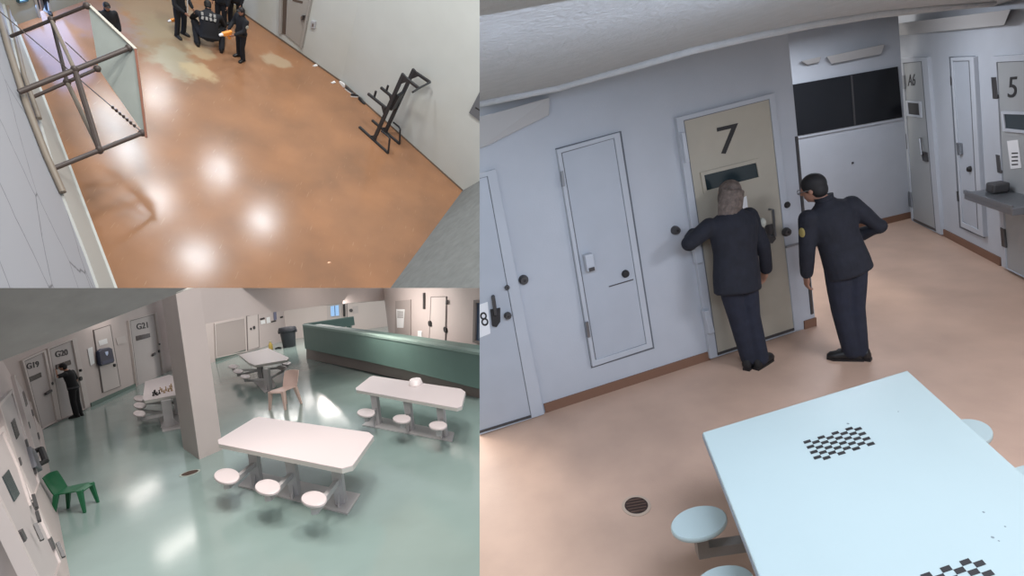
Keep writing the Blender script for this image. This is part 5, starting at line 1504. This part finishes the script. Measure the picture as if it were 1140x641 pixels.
# left lower room: strip lamps where the floor shows their reflections
for px, py, e in ((160, 549, 1), (205, 602, 1), (426, 588, 1), (345, 447, 1), (262, 470, 1), (120, 470, 1.), (380, 400, 1.3), (450, 395, 1.2)):
    F = BB.P(px, py); zl = 3.7
    d = V((F.x, F.y, 0))
    p = F + d * (zl / BB.H); p.z = zl
    a2 = BB.P(px + 22, py - 14) - F
    area(BB, 'ceiling_or_fill_lamp', tuple(p), DN, 1.6, 0.5, LB * e, (255, 246, 240), rz=math.atan2(a2.y, a2.x))
for px, py, e in ((300, 396, 1.0), (370, 381, 2.6)):  # added lamps hidden behind the beam to brighten the far walls
    F = BB.P(px, py); area(BB, 'ceiling_or_fill_lamp', (F.x, F.y, 3.6), DN, 2.4, 0.6, LB2 * e, (255, 246, 240))
for uu in (3.3,):
    p = WD.pt(uu, 2.7, 2.0); area(BB, 'wall_fill_light', tuple(p), tuple(-WD.n - V((0, 0, .9))), 2.6, .4, LB2 * .8, (255, 246, 240), spread=160)  # added wall washer brightening the right wall, no fitting there
area(BB, 'ceiling_or_fill_lamp', (-1.2, 5.0, 2.95), DN, 1.6, 0.5, LB * 1.6, (255, 246, 240))
area(BB, 'ceiling_or_fill_lamp', (-4.2, 6.5, 2.95), DN, 1.6, 0.5, LB * 1.6, (255, 246, 240))
for x, y in ((-3, 8), (-5, 12), (0, 10)):  # extra lamps added out of view to light the hall floor
    area(TT, 'high_bay_or_fill_lamp', (x, y, 13.0), DN, 1.6, 1.6, LT2, (255, 250, 245), shape='DISK')
# left upper room: round high bay lamps
for px, py in ((174, 223), (292, 246), (244, 190), (144, 170), (122, 129), (175, 107), (220, 287)):
    F = TT.P(px, py); zl = 13.0
    d = V((F.x, F.y, 0)); p = F + d * (zl / TT.H); p.z = zl
    area(TT, 'high_bay_or_fill_lamp', tuple(p), DN, 1.1, 1.1, LT, (238, 248, 255), shape='DISK')
p = TF.on(47, -6, .2); area(TT, 'doorway_daylight', tuple(p), tuple(TF.n - V((0, 0, .5))), 1.2, 2.2, LTW, (150, 190, 255))
for px, py in ((88, 33), (166, 12)):
    F = TT.P(px, py); zl = 2.0
    d = V((F.x, F.y, 0)); p = F + d * (zl / TT.H); p.z = zl
    area(TT, 'window_daylight', tuple(p), V((-d.x, -d.y, -d.length * .5)), 1.4, 2.2, LTW, (150, 185, 255))

w = bpy.data.worlds.new('World'); bpy.context.scene.world = w
w.use_nodes = True
w.node_tree.nodes['Background'].inputs[0].default_value = srgb(*WCOL)
w.node_tree.nodes['Background'].inputs[1].default_value = WSTR

cam = bpy.data.cameras.new('camera')
co = bpy.data.objects.new('camera', cam); C.objects.link(co)
cam.sensor_fit = 'HORIZONTAL'; cam.sensor_width = 36.0
cam.lens = 36.0 * FPX / 1140.0
cam.clip_start = 0.02; cam.clip_end = 500
A = RR.A
Rm = Matrix((A @ V((1, 0, 0)), A @ V((0, -1, 0)), A @ V((0, 0, -1)))).transposed()
co.matrix_world = Matrix.Translation(EYE) @ Rm.to_4x4()
sc = bpy.context.scene
sc.camera = co
sc.view_settings.view_transform = 'Standard'
sc.view_settings.look = 'None'
sc.view_settings.exposure = 0.0
sc.view_settings.gamma = 1.0
sc.view_settings.use_curve_mapping = False
for o in bpy.data.objects:
    if '_r' in o: del o['_r']
